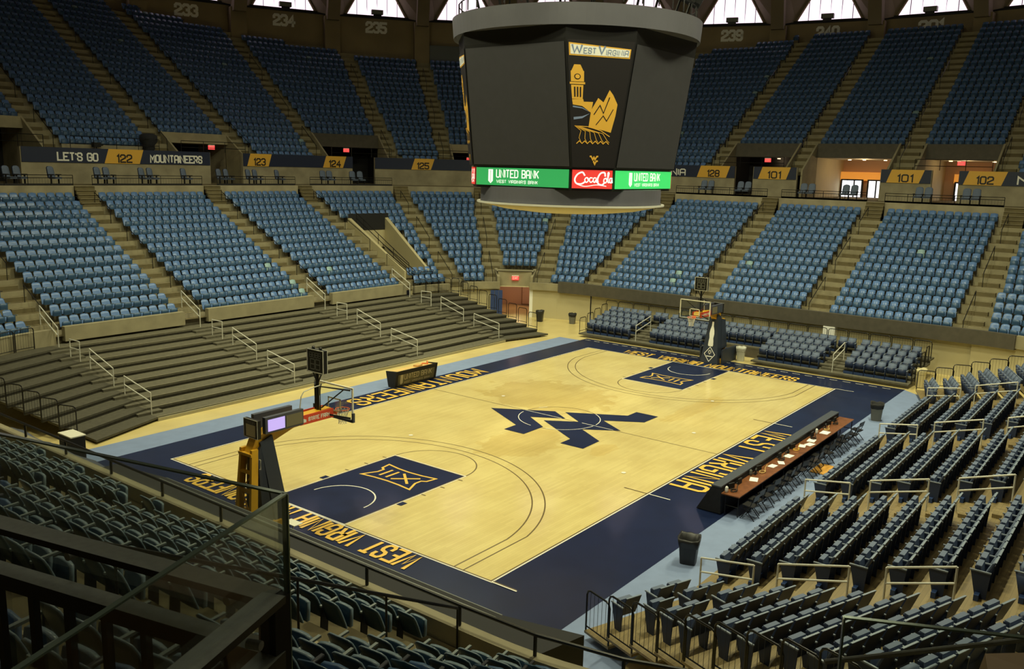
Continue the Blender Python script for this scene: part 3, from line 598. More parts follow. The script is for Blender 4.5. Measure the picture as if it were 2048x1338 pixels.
# ------------------------------------------------------------------ outer wall, windows, roof
RW = 58.5
def pw(deg, r, z): return (r*math.cos(R(deg)), r*math.sin(R(deg)), z)
for k in range(40):
    c = 9*k
    near = in_frame(pw(c, RW, 24), 600) or in_frame(pw(c, RW, 27), 600)
    if not near:
        mb = MB(); mb.quad(pw(c-4.5, RW, 8), pw(c+4.5, RW, 8), pw(c+4.5, RW, 31), pw(c-4.5, RW, 31), wallup); struct(mb, 'wall_back'); continue
    mb = MB(); mb.quad(pw(c-4.5, RW, 8), pw(c+4.5, RW, 8), pw(c+4.5, RW, 25.55), pw(c-4.5, RW, 25.55), wallup)
    mb.hexa([pw(c-4.3, RW-.15, 25.45), pw(c+4.3, RW-.15, 25.45), pw(c+4.3, RW+.3, 25.45), pw(c-4.3, RW+.3, 25.45), pw(c-4.3, RW-.15, 25.72), pw(c+4.3, RW-.15, 25.72), pw(c+4.3, RW+.3, 25.72), pw(c-4.3, RW+.3, 25.72)], blackm)
    # folded concrete plates either side of the window, leaning in to the rib
    for s in (-1, 1):
        mb.poly([pw(c+s*3.05, RW, 25.7), pw(c+s*4.5, RW-1.6, 25.2), pw(c+s*4.5, RW-3.6, 31.5), pw(c, RW, 30.9)][::s], roofm)
    mb.poly([pw(c, RW, 30.9), pw(c-4.5, RW-3.6, 31.5), pw(c+4.5, RW-3.6, 31.5)], roofm)
    struct(mb, 'wall_back')
    wn = MB(); wn.poly([pw(c-3.0, RW-.02, 25.7), pw(c+3.0, RW-.02, 25.7), pw(c, RW-.02, 30.9)], winglow); wo = tag(wn.build('window_%d' % (k+1)), kind='structure')
    fr = MB()
    for q in (-2.1, -1.1, -.1, .9, 1.9): fr.tube([pw(c+q, RW-.06, 25.7), pw(c+q, RW-.06, 30.9-abs(q)/3*5.2)], .035, blackm, 4)
    fr.tube([pw(c-3.0, RW-.1, 25.7), pw(c, RW-.1, 30.9), pw(c+3.0, RW-.1, 25.7)], .11, wallup, 4); fr.build('window_frame', wo)
    # rib / pilaster
    pb = MB(); t = R(c+4.5); nx, ny = math.cos(t), math.sin(t)
    wv = .75
    def q3(r, off, z): return (r*nx-off*ny, r*ny+off*nx, z)
    pb.hexa([q3(RW-1.3, -wv, 10), q3(RW-1.3, wv, 10), q3(RW+.2, wv, 10), q3(RW+.2, -wv, 10), q3(RW-1.3, -wv, 25.2), q3(RW-1.3, wv, 25.2), q3(RW+.2, wv, 25.2), q3(RW+.2, -wv, 25.2)], wallup)
    pb.hexa([q3(RW-1.9, -wv*.8, 24.8), q3(RW-1.9, wv*.8, 24.8), q3(RW-.6, wv*.8, 24.8), q3(RW-.6, -wv*.8, 24.8), q3(RW-5.0, -wv*.8, 32), q3(RW-5.0, wv*.8, 32), q3(RW-3.2, wv*.8, 32), q3(RW-3.2, -wv*.8, 32)], roofm)
    struct(pb, 'wall_rib')
mb = MB()
for k in range(40):
    for (r0, z0), (r1, z1) in (((RW, 31.4), (40, 35.5)), ((40, 35.5), (20, 38)), ((20, 38), (.5, 39))):
        mb.quad(pw(9*k-4.5, r0, z0), pw(9*k+4.5, r0, z0), pw(9*k+4.5, r1, z1), pw(9*k-4.5, r1, z1), roofm)
struct(mb, 'ceiling')
mb = MB(); mb.quad((-62, -62, -.02), (62, -62, -.02), (62, 62, -.02), (-62, 62, -.02), concd); struct(mb, 'floor_base')
for num, k in (('233', 8), ('234', 7), ('235', 6), ('239', 2), ('240', 1), ('201', 0)):
    mb = MB(); c = 9*k; W = 2.2
    r = RW*math.cos(R(4.5))-.02; t = R(c)
    def f(u, v): return (r*math.cos(t)+u*math.sin(t), r*math.sin(t)-u*math.cos(t), v)
    text(mb, num, -W/2, W/2, 24.0, 25.15, .26, signwhite, f, .8)
    o = mb.build('section_number'); tag(o, 'white numerals %s painted high on the concrete wall under a window' % num, 'wall numerals', 'section numbers painted under the windows')
mb = MB(); t = R(46.5); mb.box(((RW-1.0)*math.cos(t), (RW-1.0)*math.sin(t), 21.9), (.12, 4.4, 2.3), mat('grey_blue_panel', (.13, .15, .16), .6), t); tag(mb.build('blank_board'), 'flat grey-blue board on the upper wall beside the scoreboard', 'panel')
# spotlights fixed on the window sills
for k in (0, 1, 2, 6, 7):
    mb = MB(); t = R(9*k); x, y = (RW-.9)*math.cos(t), (RW-.9)*math.sin(t)
    mb.box((x, y, 25.95), (.5, 1.15, .42), steelg, t); mb.box((x-.2*math.cos(t), y-.2*math.sin(t), 25.62), (.1, .8, .25), black, t)
    tag(mb.build('sill_speaker'), 'small grey box fixed to the sill of a triangular window above the numerals', 'speaker', 'boxes on the window sills')

# luminaires that carry the court light
for i, (x, y, z) in enumerate(LAMPS):
    r = empty('arena_luminaire', (x, y, z), 0, 'rectangular arena luminaire hung below the roof', 'lamp', 'arena luminaires below the roof')
    mb = MB(); mb.box((0, 0, .0), (3.2, 1.8, .3), steelg); mb.build('housing', r)
    mb = MB(); mb.tube([(0, 0, .1), (0, 0, 10)], .03, black); mb.build('hanger', r)

# ------------------------------------------------------------------ centre-hung scoreboard
SBX, SBY = .41, .13
sb = empty('hanging_scoreboard', (SBX, SBY, 9.0), 0, 'large dark centre-hung scoreboard with off screens, green ticker and gold corner panels', 'scoreboard')
def octo(h, c, z): return [(-h, -h+c, z), (-h+c, -h, z), (h-c, -h, z), (h, -h+c, z), (h, h-c, z), (h-c, h, z), (-h+c, h, z), (-h, h-c, z)]
def ring8(mb, prof, m):
    P = [octo(h, c, z-9) for h, c, z in prof]
    for A, B in zip(P, P[1:]):
        for i in range(8): mb.quad(A[i], A[(i+1) % 8], B[(i+1) % 8], B[i], m)
    mb.poly(P[0][::-1], m); mb.poly(P[-1], m)
mb = MB(); ring8(mb, [(3.62, 1.2, 11.0), (4.30, 1.88, 15.68), (4.35, 1.9, 16.2)], sbframe); ring8(mb, [(3.5, 1.16, 10.15), (3.5, 1.16, 11.02)], sbframe); mb.build('body', sb)
TOPC, BOTC = octo(4.30, 1.88, 15.68-9), octo(3.62, 1.2, 11.0-9)
def face_map(i, off):
    A, B, C_, D = [Vector(q) for q in (BOTC[i], BOTC[(i+1) % 8], TOPC[(i+1) % 8], TOPC[i])]
    n = (B-A).cross(D-A).normalized(); 
    if n.dot((A+B)/2) < 0: n = -n
    return lambda u, v: tuple(((A+(B-A)*u)*(1-v)+(D+(C_-D)*u)*v)+n*off)
# faces: even i = corner panels (i=0 is the -x,-y corner), odd i = wide faces
for i in range(8):
    corner = i % 2 == 0; f = face_map(i, .03)
    # left-to-right as seen from outside runs with u for counter-clockwise corners
    if not corner:
        mb = MB(); mb.poly([f(.012, .015), f(.988, .015), f(.988, .975), f(.012, .975)], screen)
        mb.build('video_screen', sb)
        for k in range(1, 9): pass
    else:
        g = MB(); g.poly([f(.02, .01), f(.98, .01), f(.98, .99), f(.02, .99)], signblack); p = g.build('corner_panel', sb)
        F = face_map(i, .04); F2 = face_map(i, .05); wid = 2.1; hh = 5.0
        def M(off):
            q = face_map(i, off); return lambda x, y: q(.5+x/wid, y/hh)
        g = MB(); m1 = M(.04); m2 = M(.052); m3 = M(.064)
        g.poly([m1(-.97, 4.36), m1(.93, 4.30), m1(.93, 4.66), m1(-.97, 4.84)], gold); g.poly([m2(-.93, 4.41), m2(.89, 4.35), m2(.89, 4.62), m2(-.93, 4.78)], signwhite)
        text(g, 'W', -.90, -.56, 4.44, 4.76, .055, sky, m3, .5, .03); text(g, 'EST', -.53, -.14, 4.44, 4.66, .026, sky, m3, 1., .03)
        text(g, 'V', -.08, .14, 4.42, 4.74, .055, sky, m3, .5, .03); text(g, 'IRGINIA', .17, .86, 4.41, 4.61, .020, sky, m3, 1., .03); g.build('title_lettering', p)
        # clock tower, hall roof, hills and the ribbed dome edge
        g = MB(); T = -.72
        g.poly([m1(T-.10, 4.02), m1(T+.10, 4.02), m1(T+.20, 3.78), m1(T-.20, 3.78)], gold); g.poly([m1(T-.22, 3.78), m1(T+.22, 3.78), m1(T+.22, 3.38), m1(T-.22, 3.38)], gold)
        g.poly([m1(T-.26, 3.36), m1(T+.26, 3.36), m1(T+.26, 3.28), m1(T-.26, 3.28)], gold); g.poly([m1(T-.22, 3.25), m1(T+.20, 3.25), m1(T+.18, 2.72), m1(T-.20, 2.72)], gold)
        c8 = [m2(T+.11*math.cos(k*PI/6), 3.57+.11*math.sin(k*PI/6)) for k in range(12)]; g.poly(c8, signblack); c8 = [m3(T+.08*math.cos(k*PI/6), 3.57+.08*math.sin(k*PI/6)) for k in range(12)]; g.poly(c8, gold)
        for dx in (-.10, 0, .10): g.poly([m2(T+dx-.025, 2.80), m2(T+dx+.025, 2.80), m2(T+dx+.025, 3.18), m2(T+dx-.025, 3.18)], signblack)
        g.poly([m1(-.92, 2.70), m1(-.52, 2.72), m1(-.50, 2.62), m1(-.16, 2.62), m1(-.22, 2.2), m1(-.55, 2.45), m1(-.90, 2.5)], gold); g.build('tower_print', p)
        g = MB(); g.poly([m1(-.90, 2.46), m1(-.55, 2.40), m1(-.25, 2.22), m1(-.55, 2.36), m1(-.90, 2.40)], sky); g.poly([m1(-.88, 1.92), m1(-.55, 1.98), m1(-.25, 2.18), m1(-.55, 2.06), m1(-.88, 2.02)], sky); g.build('hill_print', p)
        # plain gold ridge where the figure stood
        g = MB(); g.poly([m1(-.30, 1.62), m1(-.22, 2.3), m1(.02, 2.78), m1(.22, 2.62), m1(.40, 3.10), m1(.55, 2.9), m1(.74, 2.55), m1(.72, 2.1), m1(.62, 1.45), m1(.2, 1.55)], gold)
        stroke(g, [(-.1, 2.15), (.1, 2.5), (.25, 2.2), (.42, 2.8)], .035, signblack, m2); stroke(g, [(.0, 1.75), (.25, 2.1), (.4, 1.9), (.6, 2.35)], .03, signblack, m2); g.build('ridge_print', p)
        g = MB()
        for k in range(6):
            x = -.80+k*.24; stroke(g, [(-.84+.02*k, 1.68), (x*.75, 1.50-.02*k), (x+.12, 1.22-.02*k), (x+.20, 1.06)], .022, gold, m2)
        stroke(g, [(-.84, 1.68), (-.3, 1.66), (.2, 1.52), (.58, 1.30)], .03, gold, m2)
        zz = [(-.78+k*.113, 1.0+(.10 if k % 2 else 0)-.012*k*0) for k in range(13)]; stroke(g, zz, .035, gold, m2); g.build('dome_print', p)
        g = MB(); kk = .062; g.poly([m2(-x*kk, -y*kk+.33) for x, y in LB], gold); g.poly([m2(-x*kk, -y*kk+.33) for x, y in [(-.8, 3.28), (.75, .75), (.08, -.27), (-.76, 1.06), (-1.63, -.27), (-3.03, -.27), (-3.03, .77), (-2.18, .78)]], gold); g.build('logo_print', p)
# ticker band
TK = octo(3.56, 1.2, 10.98-9); TB = octo(3.56, 1.2, 10.22-9)
for i in range(8):
    A, B = Vector(TB[i]), Vector(TB[(i+1) % 8]); n = Vector(((B-A).y, -(B-A).x, 0)).normalized(); H = .76; L = (B-A).length; corner = i % 2 == 0
    def q(off): return lambda u, v: tuple(A+(B-A)*(u/L)+n*off+Vector((0, 0, v)))
    mirror = False
    mb = MB(); f = q(.02); mm = redled if corner else (greenled if i == 7 else greenled2)
    e = .06; mb.poly([f(e, .03), f(L-e, .03), f(L-e, H-.03), f(e, H-.03)], mm); p = mb.build('ticker_panel', sb)
    f = q(.035); mb = MB()
    if not corner:
        c = L/2; ofs = -.6 if i == 7 else -.2
        text(mb, 'UNITED BANK', c-1.0+ofs+.35, c+1.15+ofs+.35, .33, .66, .045, whiteled, f, .8); text(mb, "WEST VIRGINIA'S BANK", c-.62+ofs, c+1.45+ofs, .12, .25, .02, whiteled, f, .9)
        x0 = c-1.05+ofs; mb.poly([f(x0, .20), f(x0+.12, .10), f(x0+.24, .20), f(x0+.24, .66), f(x0, .66)], whiteled)
        f2 = q(.042); mb.poly([f2(x0+.11, .16), f2(x0+.13, .16), f2(x0+.13, .62), f2(x0+.11, .62)], mm)
    else:   # flowing white script on red
        def cur(pts, t=.045):
            out = []
            for k in range(len(pts)-1):
                p0 = pts[max(0, k-1)]; p1 = pts[k]; p2 = pts[k+1]; p3 = pts[min(len(pts)-1, k+2)]
                for j in range(5):
                    s = j/5; out.append(tuple(.5*((2*p1[d])+(-p0[d]+p2[d])*s+(2*p0[d]-5*p1[d]+4*p2[d]-p3[d])*s*s+(-p0[d]+3*p1[d]-3*p2[d]+p3[d])*s**3) for d in (0, 1)))
            stroke(mb, out+[pts[-1]], t, whiteled, f)
        W = L-.2; X = lambda x: .12+x*W; Y = lambda y: .12+y*.52
        S = lambda L_: [(X(a), Y(b)) for a, b in L_]
        cur(S([(.28, .80), (.22, 1.0), (.10, .85), (.03, .5), (.07, .2), (.2, .15), (.30, .32)]), .06)
        for o in (.27, .39, .49, .80): pass
        cur(S([(.38, .55), (.33, .62), (.29, .45), (.33, .27), (.38, .4), (.36, .6)])); cur(S([(.48, .6), (.43, .6), (.41, .42), (.45, .28), (.5, .38)])); cur(S([(.58, .6), (.53, .6), (.51, .4), (.55, .28), (.59, .5), (.60, .3), (.64, .35)]))
        cur(S([(.82, .78), (.80, 1.0), (.70, .95), (.63, .6), (.64, .22), (.74, .1), (.80, .25)]), .06); cur(S([(.85, .58), (.80, .55), (.79, .35), (.84, .27), (.87, .45), (.84, .6)])); cur(S([(.88, .45), (.92, .95), (.89, .95), (.90, .35), (.93, .3)]))
        cur(S([(1.0, .6), (.95, .58), (.94, .35), (.98, .28), (1.0, .5), (1.01, .3)])); cur(S([(.10, .12), (.3, -.02), (.6, .1), (.85, .02)]), .03)
    mb.build('lettering', p)
mb = MB(); mb.lathe([(4.98, 16.18-9), (5.10, 16.12-9), (5.16, 16.88-9), (4.98, 16.9-9)], sbgrey, n=96); mb.build('top_ring', sb)
mb = MB(); mb.lathe([(3.86, 9.52-9), (3.86, 10.2-9)], sbgrey, n=96); mb.build('lower_drum', sb)
mb = MB(); mb.lathe([(.01, .12), (1.6, .13), (2.9, .27), (3.95, .50), (3.95, .56)], mat('pale_underside', (.60, .52, .30), .6), n=64, cap=False); mb.build('dished_underside', sb, True)
mb = MB(); mb.lathe([(3.9, .5), (4.02, .5), (4.02, .57), (3.9, .57)], alum, n=64, cap=False); mb.build('lower_rim', sb)
mb = MB()
for k in range(40):
    a, b = R(9*k), R(9*k+9)
    mb.tube([(4.9*math.cos(a), 4.9*math.sin(a), 8.0), (4.9*math.cos(a), 4.9*math.sin(a), 8.45), (4.9*math.cos(b), 4.9*math.sin(b), 8.45), (4.9*math.cos(b), 4.9*math.sin(b), 8.0)], .03, black, 4)
mb.lathe([(4.2, 8.0), (4.2, 8.06), (.3, 8.3)], blackm, n=40); mb.build('catwalk_rail', sb)
mb = MB()
for x, y in ((-2, -2), (2, -2), (2, 2), (-2, 2)): mb.tube([(x, y, 8.2), (x, y, 29.5)], .035, black, 5)
mb.build('hanger_cable', sb)
SPK = [(205, 4.6, .9, 0.), (222, 4.8, 1.15, .1), (186, 4.5, 1.1, .2), (246, 4.7, .8, 0), (262, 4.5, .95, .05), (281, 4.7, 1.2, .1), (150, 4.8, 1.3, .2), (168, 4.6, 1.0, .1), (300, 4.9, 1.3, .1)]
for a, r, s_, dz in SPK:
    g = MB(); Mx = Matrix.Rotation(R(a), 3, 'Z') @ Matrix.Rotation(R(28), 3, 'Y')
    g.box((r*math.cos(R(a)), r*math.sin(R(a)), 8.75+dz+s_*.35), (.8, s_, s_*.95), blackm, M=Mx); c = g.build('loudspeaker', sb)
    g = MB(); g.box(((r+.36)*math.cos(R(a)), (r+.36)*math.sin(R(a)), 8.6+dz+s_*.35), (.05, s_*.86, s_*.8), steelg if a in (205,) else sbframe, M=Mx); g.tube([((r-.5)*math.cos(R(a)), (r-.5)*math.sin(R(a)), 8.05), ((r-.2)*math.cos(R(a)), (r-.2)*math.sin(R(a)), 8.9+dz)], .05, black, 5); g.build('grille', c)

# ------------------------------------------------------------------ portable basketball hoops
def seg7(mb, x0, x1, y0, y1, m, f, t=.03, n=2, gap=.25):
    wd = (x1-x0)/(n+gap*(n-1))
    for k in range(n):
        a = x0+k*wd*(1+gap); b = a+wd; c = (y0+y1)/2
        for p in ([(a, y0), (b, y0)], [(a, c), (b, c)], [(a, y1), (b, y1)], [(a, y0), (a, y1)], [(b, y0), (b, y1)]): stroke(mb, p, t, m, f)
def hoop(x, rz, label, far):
    lit = mat('dull_monitor', (.06, .08, .12), .3) if far else purpled
    r = empty('basketball_hoop', (x, 0, 0), rz, label, 'basketball hoop')   # local +x points into the court, x=0 on the baseline
    mb = MB(); mb.box((-2.35, 0, .17), (1.9, 1.25, .30), yellow); mb.box((-2.6, 0, .50), (1.1, .9, .36), padn); mb.build('base', r)
    if far:
        mb = MB(); mb.box((-2.3, .68, .45), (2.0, .08, .86), padn); mb.box((-2.3, -.68, .45), (2.0, .08, .86), padn); mb.hexa([(-2.5, -.42, .88), (-1.6, -.5, .88), (-1.6, .5, .88), (-2.5, .42, .88), (-2.3, -.32, 2.5), (-1.84, -.30, 2.6), (-1.84, .30, 2.6), (-2.3, .32, 2.5)], padn); mb.build('base_padding', r)
    mb = MB()
    for q in (-.36, .36): mb.hexa([(-2.4, q-.05, .3), (-2.15, q-.05, .3), (-2.15, q+.05, .3), (-2.4, q+.05, .3), (-2.20, q*.7-.05, 2.6), (-1.98, q*.7-.05, 2.6), (-1.98, q*.7+.05, 2.6), (-2.20, q*.7+.05, 2.6)], yellow)
    for z_ in (.7, 1.3, 1.9, 2.45): mb.box((-2.2, 0, z_), (.1, .62, .08), yellow)
    mb.tube([(-2.3, -.33, .5), (-2.2, .3, 1.3), (-2.15, -.3, 1.9)], .03, yellow, 5); mb.build('mast', r)
    # boom arm: side profile extruded
    prof = [(-2.15, 2.45), (-1.6, 2.35), (-1.3, 2.68), (-.55, 2.92), (.95, 2.98), (1.05, 3.12), (.95, 3.26), (-.6, 3.2), (-1.35, 3.14), (-1.95, 2.88)]
    mb = MB(); mb.prism(prof, -.16, .16, yellow, lambda a, b, c: (a, c, b)); mb.build('boom', r)
    # padding in front of the mast
    P = MB(); P.hexa([(-1.55, -.55, .02), (-1.02, -.55, .02), (-1.02, .55, .02), (-1.55, .55, .02), (-1.85, -.24, 2.75), (-1.40, -.22, 2.9), (-1.40, .22, 2.9), (-1.85, .24, 2.75)], padn)
    P.hexa([(-1.95, -.44, .02), (-1.60, -.5, .02), (-1.60, .5, .02), (-1.95, .44, .02), (-1.98, -.26, 2.45), (-1.84, -.26, 2.65), (-1.84, .26, 2.65), (-1.98, .26, 2.45)], padn)
    pd = P.build('mast_padding', r)
    if True:   # bottle silhouette and the diamond badge printed on the front of the pad
        def pf(off): return lambda u, v: (-1.02-(v-.02)*.38/2.88+off, u, v)
        g = MB(); f = pf(.012); B = [(-.13, 1.02), (.13, 1.02), (.16, 1.1), (.15, 1.3), (.12, 1.5), (.15, 1.75), (.13, 1.95), (.06, 2.2), (.055, 2.45), (-.055, 2.45), (-.06, 2.2), (-.13, 1.95), (-.15, 1.75), (-.12, 1.5), (-.15, 1.3), (-.16, 1.1)]
        g.poly([f(*q) for q in B], signwhite); g.build('bottle_print', pd)
        g = MB(); stroke(g, [(0, .98), (-.33, .56), (0, .14), (.33, .56), (0, .98)], .035, signwhite, f); g.poly([f(-.11, .68), f(0, .82), f(.11, .68), f(0, .54)] , signwhite)
        g.poly([f(-.09, .62), f(.09, .62), f(.09, .76), f(-.09, .76)], signwhite); g.poly([f(-.2, .46), f(.2, .46), f(.17, .41), f(-.17, .41)], signwhite); f3 = pf(.02); text(g, 'G', -.055, .055, .62, .75, .028, signblack, f3, .5); g.build('diamond_print', pd)
    # board
    b = MB(); b.box((1.22, 0, 3.435), (.012, 1.74, .98), bglass); bo = b.build('backboard', r)
    b = MB()
    for q in (-1, 1): b.box((1.21, q*.895, 3.435), (.05, .045, 1.07), whiteb)
    for z_ in (2.92, 3.95): b.box((1.21, 0, z_), (.05, 1.83, .045), whiteb)
    b.build('board_frame', bo)
    b = MB()
    for q in (-1, 1): b.box((1.232, q*.285, 3.275), (.006, .05, .45), whiteb)
    for z_ in (3.075, 3.475): b.box((1.232, 0, z_), (.006, .61, .05), whiteb)
    b.build('target_square', bo)
    b = MB(); b.box((1.2, 0, 2.885), (.09, 1.86, .08), padn)
    for q in (-1, 1): b.box((1.2, q*.93, 3.0), (.09, .06, .30), padn)
    b.build('edge_padding', bo)
    b = MB()
    for q in (-1, 1):
        b.tube([(1.16, q*.85, 3.9), (.55, q*.12, 4.02), (.55, q*.12, 3.1)], .03, black); b.tube([(1.16, q*.85, 2.98), (.75, q*.15, 3.08)], .03, black); b.tube([(1.16, q*.55, 3.88), (.6, q*.1, 3.3)], .022, black)
    b.tube([(.55, 0, 3.1), (.55, 0, 4.45)], .06, black); b.build('support_frame', r)
    b = MB(); n = 28; b.tube([(1.575+.225*math.cos(2*PI*k/n), .225*math.sin(2*PI*k/n), 3.05) for k in range(n)], .012, orange, 6, True); b.box((1.29, 0, 3.03), (.12, .18, .05), orange); b.box((1.245, 0, 3.0), (.02, .2, .16), orange); b.build('rim', r)
    b = MB(); lv = [(3.04, .225), (2.93, .19), (2.82, .155), (2.71, .13), (2.62, .125), (2.56, .135)]; m_ = 12
    for j in range(len(lv)-1):
        (z0_, r0), (z1_, r1) = lv[j], lv[j+1]
        for k in range(m_):
            a = 2*PI*(k+.5*(j % 2))/m_
            for d in (-1, 1):
                a2 = a+d*PI/m_; b.tube([(1.575+r0*math.cos(a), r0*math.sin(a), z0_), (1.575+r1*math.cos(a2), r1*math.sin(a2), z1_)], .0065, net, 4)
    b.build('net', r)
    # shot clock above the board
    sc_ = empty('shot_clock', (0, 0, 0)); sc_.parent = r; sc_.location = (.55, 0, 4.83)
    b = MB(); b.box((0, 0, 0), (.16, .76, .72), black); b.build('case', sc_)
    b = MB()
    for sx in (-1, 1):
        for q in (-1, 1): b.box((sx*.085, q*.375, 0), (.02, .025, .74), alum); b.box((sx*.085, 0, q*.36), (.02, .76, .025), alum)
    b.build('trim', sc_)
    b = MB()
    for sx in (-1, 1):
        f = lambda u, v, sx=sx: (sx*.086, u, v)
        seg7(b, -.22, .22, -.26, .06, steelg, f, .028, 2); seg7(b, -.26, .26, .12, .27, steelg, f, .016, 4, .3)
    b.build('digits', sc_)
    b = MB()
    for q in (-.17, .17): b.lathe([(.045, 0), (.055, .07), (.03, .1)], black, (0, q, .36), 10)
    b.build('horn', sc_)
    b = MB()
    for q in (-.22, .22): b.tube([(0, q, -.36), (0, q*.1, -.72)], .022, black)
    b.tube([(0, 0, -.36), (0, 0, -.75)], .05, black); b.build('bracket', sc_)
    # side monitor, rear clock, red sponsor board
    for q in (-1, 1):
        b = MB(); b.box((-1.02, q*.27, 3.26), (1.42, .14, .50), mat('monitor_grey', (.07, .075, .10), .4)); mo = b.build('side_monitor', r)
        b = MB(); b.box((-1.33, q*.346, 3.25), (.62, .008, .36), lit); lp_ = b.build('display_panel', mo)
        if not far: tag(lp_, 'lit lavender half of the monitor')
        b = MB(); b.box((-.66, q*.346, 3.25), (.62, .008, .36), mat('olive_panel', (.20, .18, .11), .5)); b.build('dark_panel', mo)
        b = MB(); b.box((.30, q*.25, 3.11), (1.32, .03, .30), red); sbd = b.build('sponsor_board', r)
        b = MB(); f = (lambda q: lambda u, v: (q*-u+.30, q*.268, v))(q); text(b, 'STATE FARM', -.36, .5, 3.04, 3.17, .026, signwhite, f, .8)
        b.poly([f(-.56, 3.03), f(-.44, 3.03), f(-.44, 3.11), f(-.56, 3.16)], signwhite); b.build('lettering', sbd)
    b = MB(); b.box((-1.98, -.05, 3.2), (.12, .66, .56), black); rc = b.build('rear_clock', r)
    b = MB(); b.box((-2.045, -.05, 3.14), (.008, .44, .36), mat('clock_face', (.62, .54, .30), .5)); b.build('clock_face', rc)
    b = MB(); seg7(b, -.24, .14, 3.34, 3.43, steelg, lambda u, v: (-2.05, u, v), .014, 4, .3); b.box((-2.045, -.05, 3.48), (.01, .66, .02), alum); b.box((-2.045, -.05, 2.92), (.01, .66, .02), alum)
    for q in (-.37, .27): b.box((-2.045, q, 3.2), (.01, .02, .56), alum)
    b.build('clock_trim', rc)
    b = MB(); b.tube([(-1.95, -.05, 2.95), (-1.9, 0, 2.75)], .03, black); b.build('clock_bracket', rc)
    b = MB(); b.tube([(-.35, -.17, 3.2), (-.25, -.17, 3.85), (-.15, -.17, 3.98), (.3, -.15, 4.05), (.55, -.1, 4.05)], .018, alum, 6); b.build('cable_conduit', r)
    b = MB(); b.tube([(-2.0, -.36, 2.3), (-2.0, -.42, 2.3), (-2.0, -.42, 2.0), (-2.0, -.36, 2.0)], .015, alum, 5); b.build('handle', r)
    return r
hoop(-14.325, 0, 'basketball hoop on padded yellow stand at the nearer end, seen from behind', False)
hoop(14.325, PI, 'basketball hoop on padded stand at the far end, its white board facing us', True)

# ------------------------------------------------------------------ scorers' table, chairs, papers
st = empty('scorers_table', (0, 0, 0), 0, "very long scorers' table with brown top and black slanted front beside the court", 'table')
mb = MB(); mb.hexa([(-5.8, -10.35, .03), (6.15, -10.35, .03), (6.15, -9.5, .03), (-5.8, -9.5, .03), (-5.85, -10.33, .93), (6.15, -10.33, .93), (6.15, -10.02, .93), (-5.85, -10.02, .93)], darkcl); mb.build('slanted_front', st)
mb = MB(); mb.box((.15, -10.17, .955), (12.02, .34, .05), mat('slate_ledge', (.055, .065, .085), .5)); mb.build('ledge', st)
mb = MB(); mb.box((.2, -10.66, .745), (12.05, .62, .035), woodtop); mb.build('table_top', st)
for x in [-5.7+k*1.98 for k in range(7)]:
    mb = MB()
    for y in (-10.45, -10.9): mb.tube([(x, y, .03), (x, y, .73)], .02, black)
    mb.tube([(x, -10.45, .35), (x, -10.9, .35)], .015, black); mb.build('leg', st)
for x in (-5.6, -3.7, -1.6, .5, 2.6, 4.6, 6.0):
    mb = MB(); mb.tube([(x, -9.6, .045), (x+.001, -9.5, .045)], .04, black, 10); mb.build('caster', st)
pl_ = ['nearest the camera end', 'left of the coiled cables', 'beside a coiled cable', 'near the middle', 'past the middle', 'with the bright stack', 'beyond the stack', 'toward the far end']
for k, (x, y, a, s_) in enumerate([(-3.9, -10.66, .3, .34), (-2.1, -10.62, -.1, .30), (-1.55, -10.72, .5, .28), (-.6, -10.65, -.1, .34), (.95, -10.6, .2, .30), (1.35, -10.75, -.2, .34), (1.9, -10.63, .1, .36), (3.35, -10.68, 0, .40)]):
    mb = MB(); mb.box((0, 0, 0), (s_*1.2, s_*.8, .008), paperm, a); o = mb.build('paper_sheet'); o.location = (x, y, .769); tag(o, "white paper sheet on the brown scorers' table, %s" % pl_[k], 'paper')
for k, x in enumerate((-5.2, -4.6, -3.3, -2.9, -1.0, -.2, .4, 2.5, 4.0, 4.6, 5.3)):
    mb = MB(); yy = -10.42-.03*(k % 3); mb.box((0, 0, .09), (.26, .05, .18), blackm, .3*(k % 3-1)); mb.box((0, .03, .01), (.2, .12, .02), blackm); o = mb.build('desk_monitor'); o.location = (x, yy, .765)
    tag(o, "small black desk unit standing behind the ledge on the scorers' table", 'electronics', "black units along the scorers' table")
for k, x in enumerate((-5.4, -3.0, -1.2, .3, 2.2, 3.8, 4.9)):
    mb = MB(); pts = [(x+.18*math.cos(q*.9)*(1-.03*q), -10.6+.1*math.sin(q*.9), .775+.003*q) for q in range(14)]+[(x+.5, -10.5, .77), (x+.9, -10.42, .77)]
    mb.tube(pts, .012, (blackm, tantop, blackm, goldp)[k % 4], 5); tag(mb.build('cable'), "loose coil of cable lying on the scorers' table", 'cable', "cable coils on the scorers' table")
for k, (x, y) in enumerate(((-5.65, -10.45), (-3.55, -10.4), (3.0, -10.45))):
    mb = MB(); mb.lathe([(.05, 0), (.06, .06), (.05, .16), (.02, .2)], (paperm, cangry, paperm)[k], (x, y, .77), 12); tag(mb.build('bottle'), ("white bottle at the camera end of the scorers' table", "round grey jar beside black units on the scorers' table", "pale bottle toward the far end of the scorers' table")[k], 'bottle')
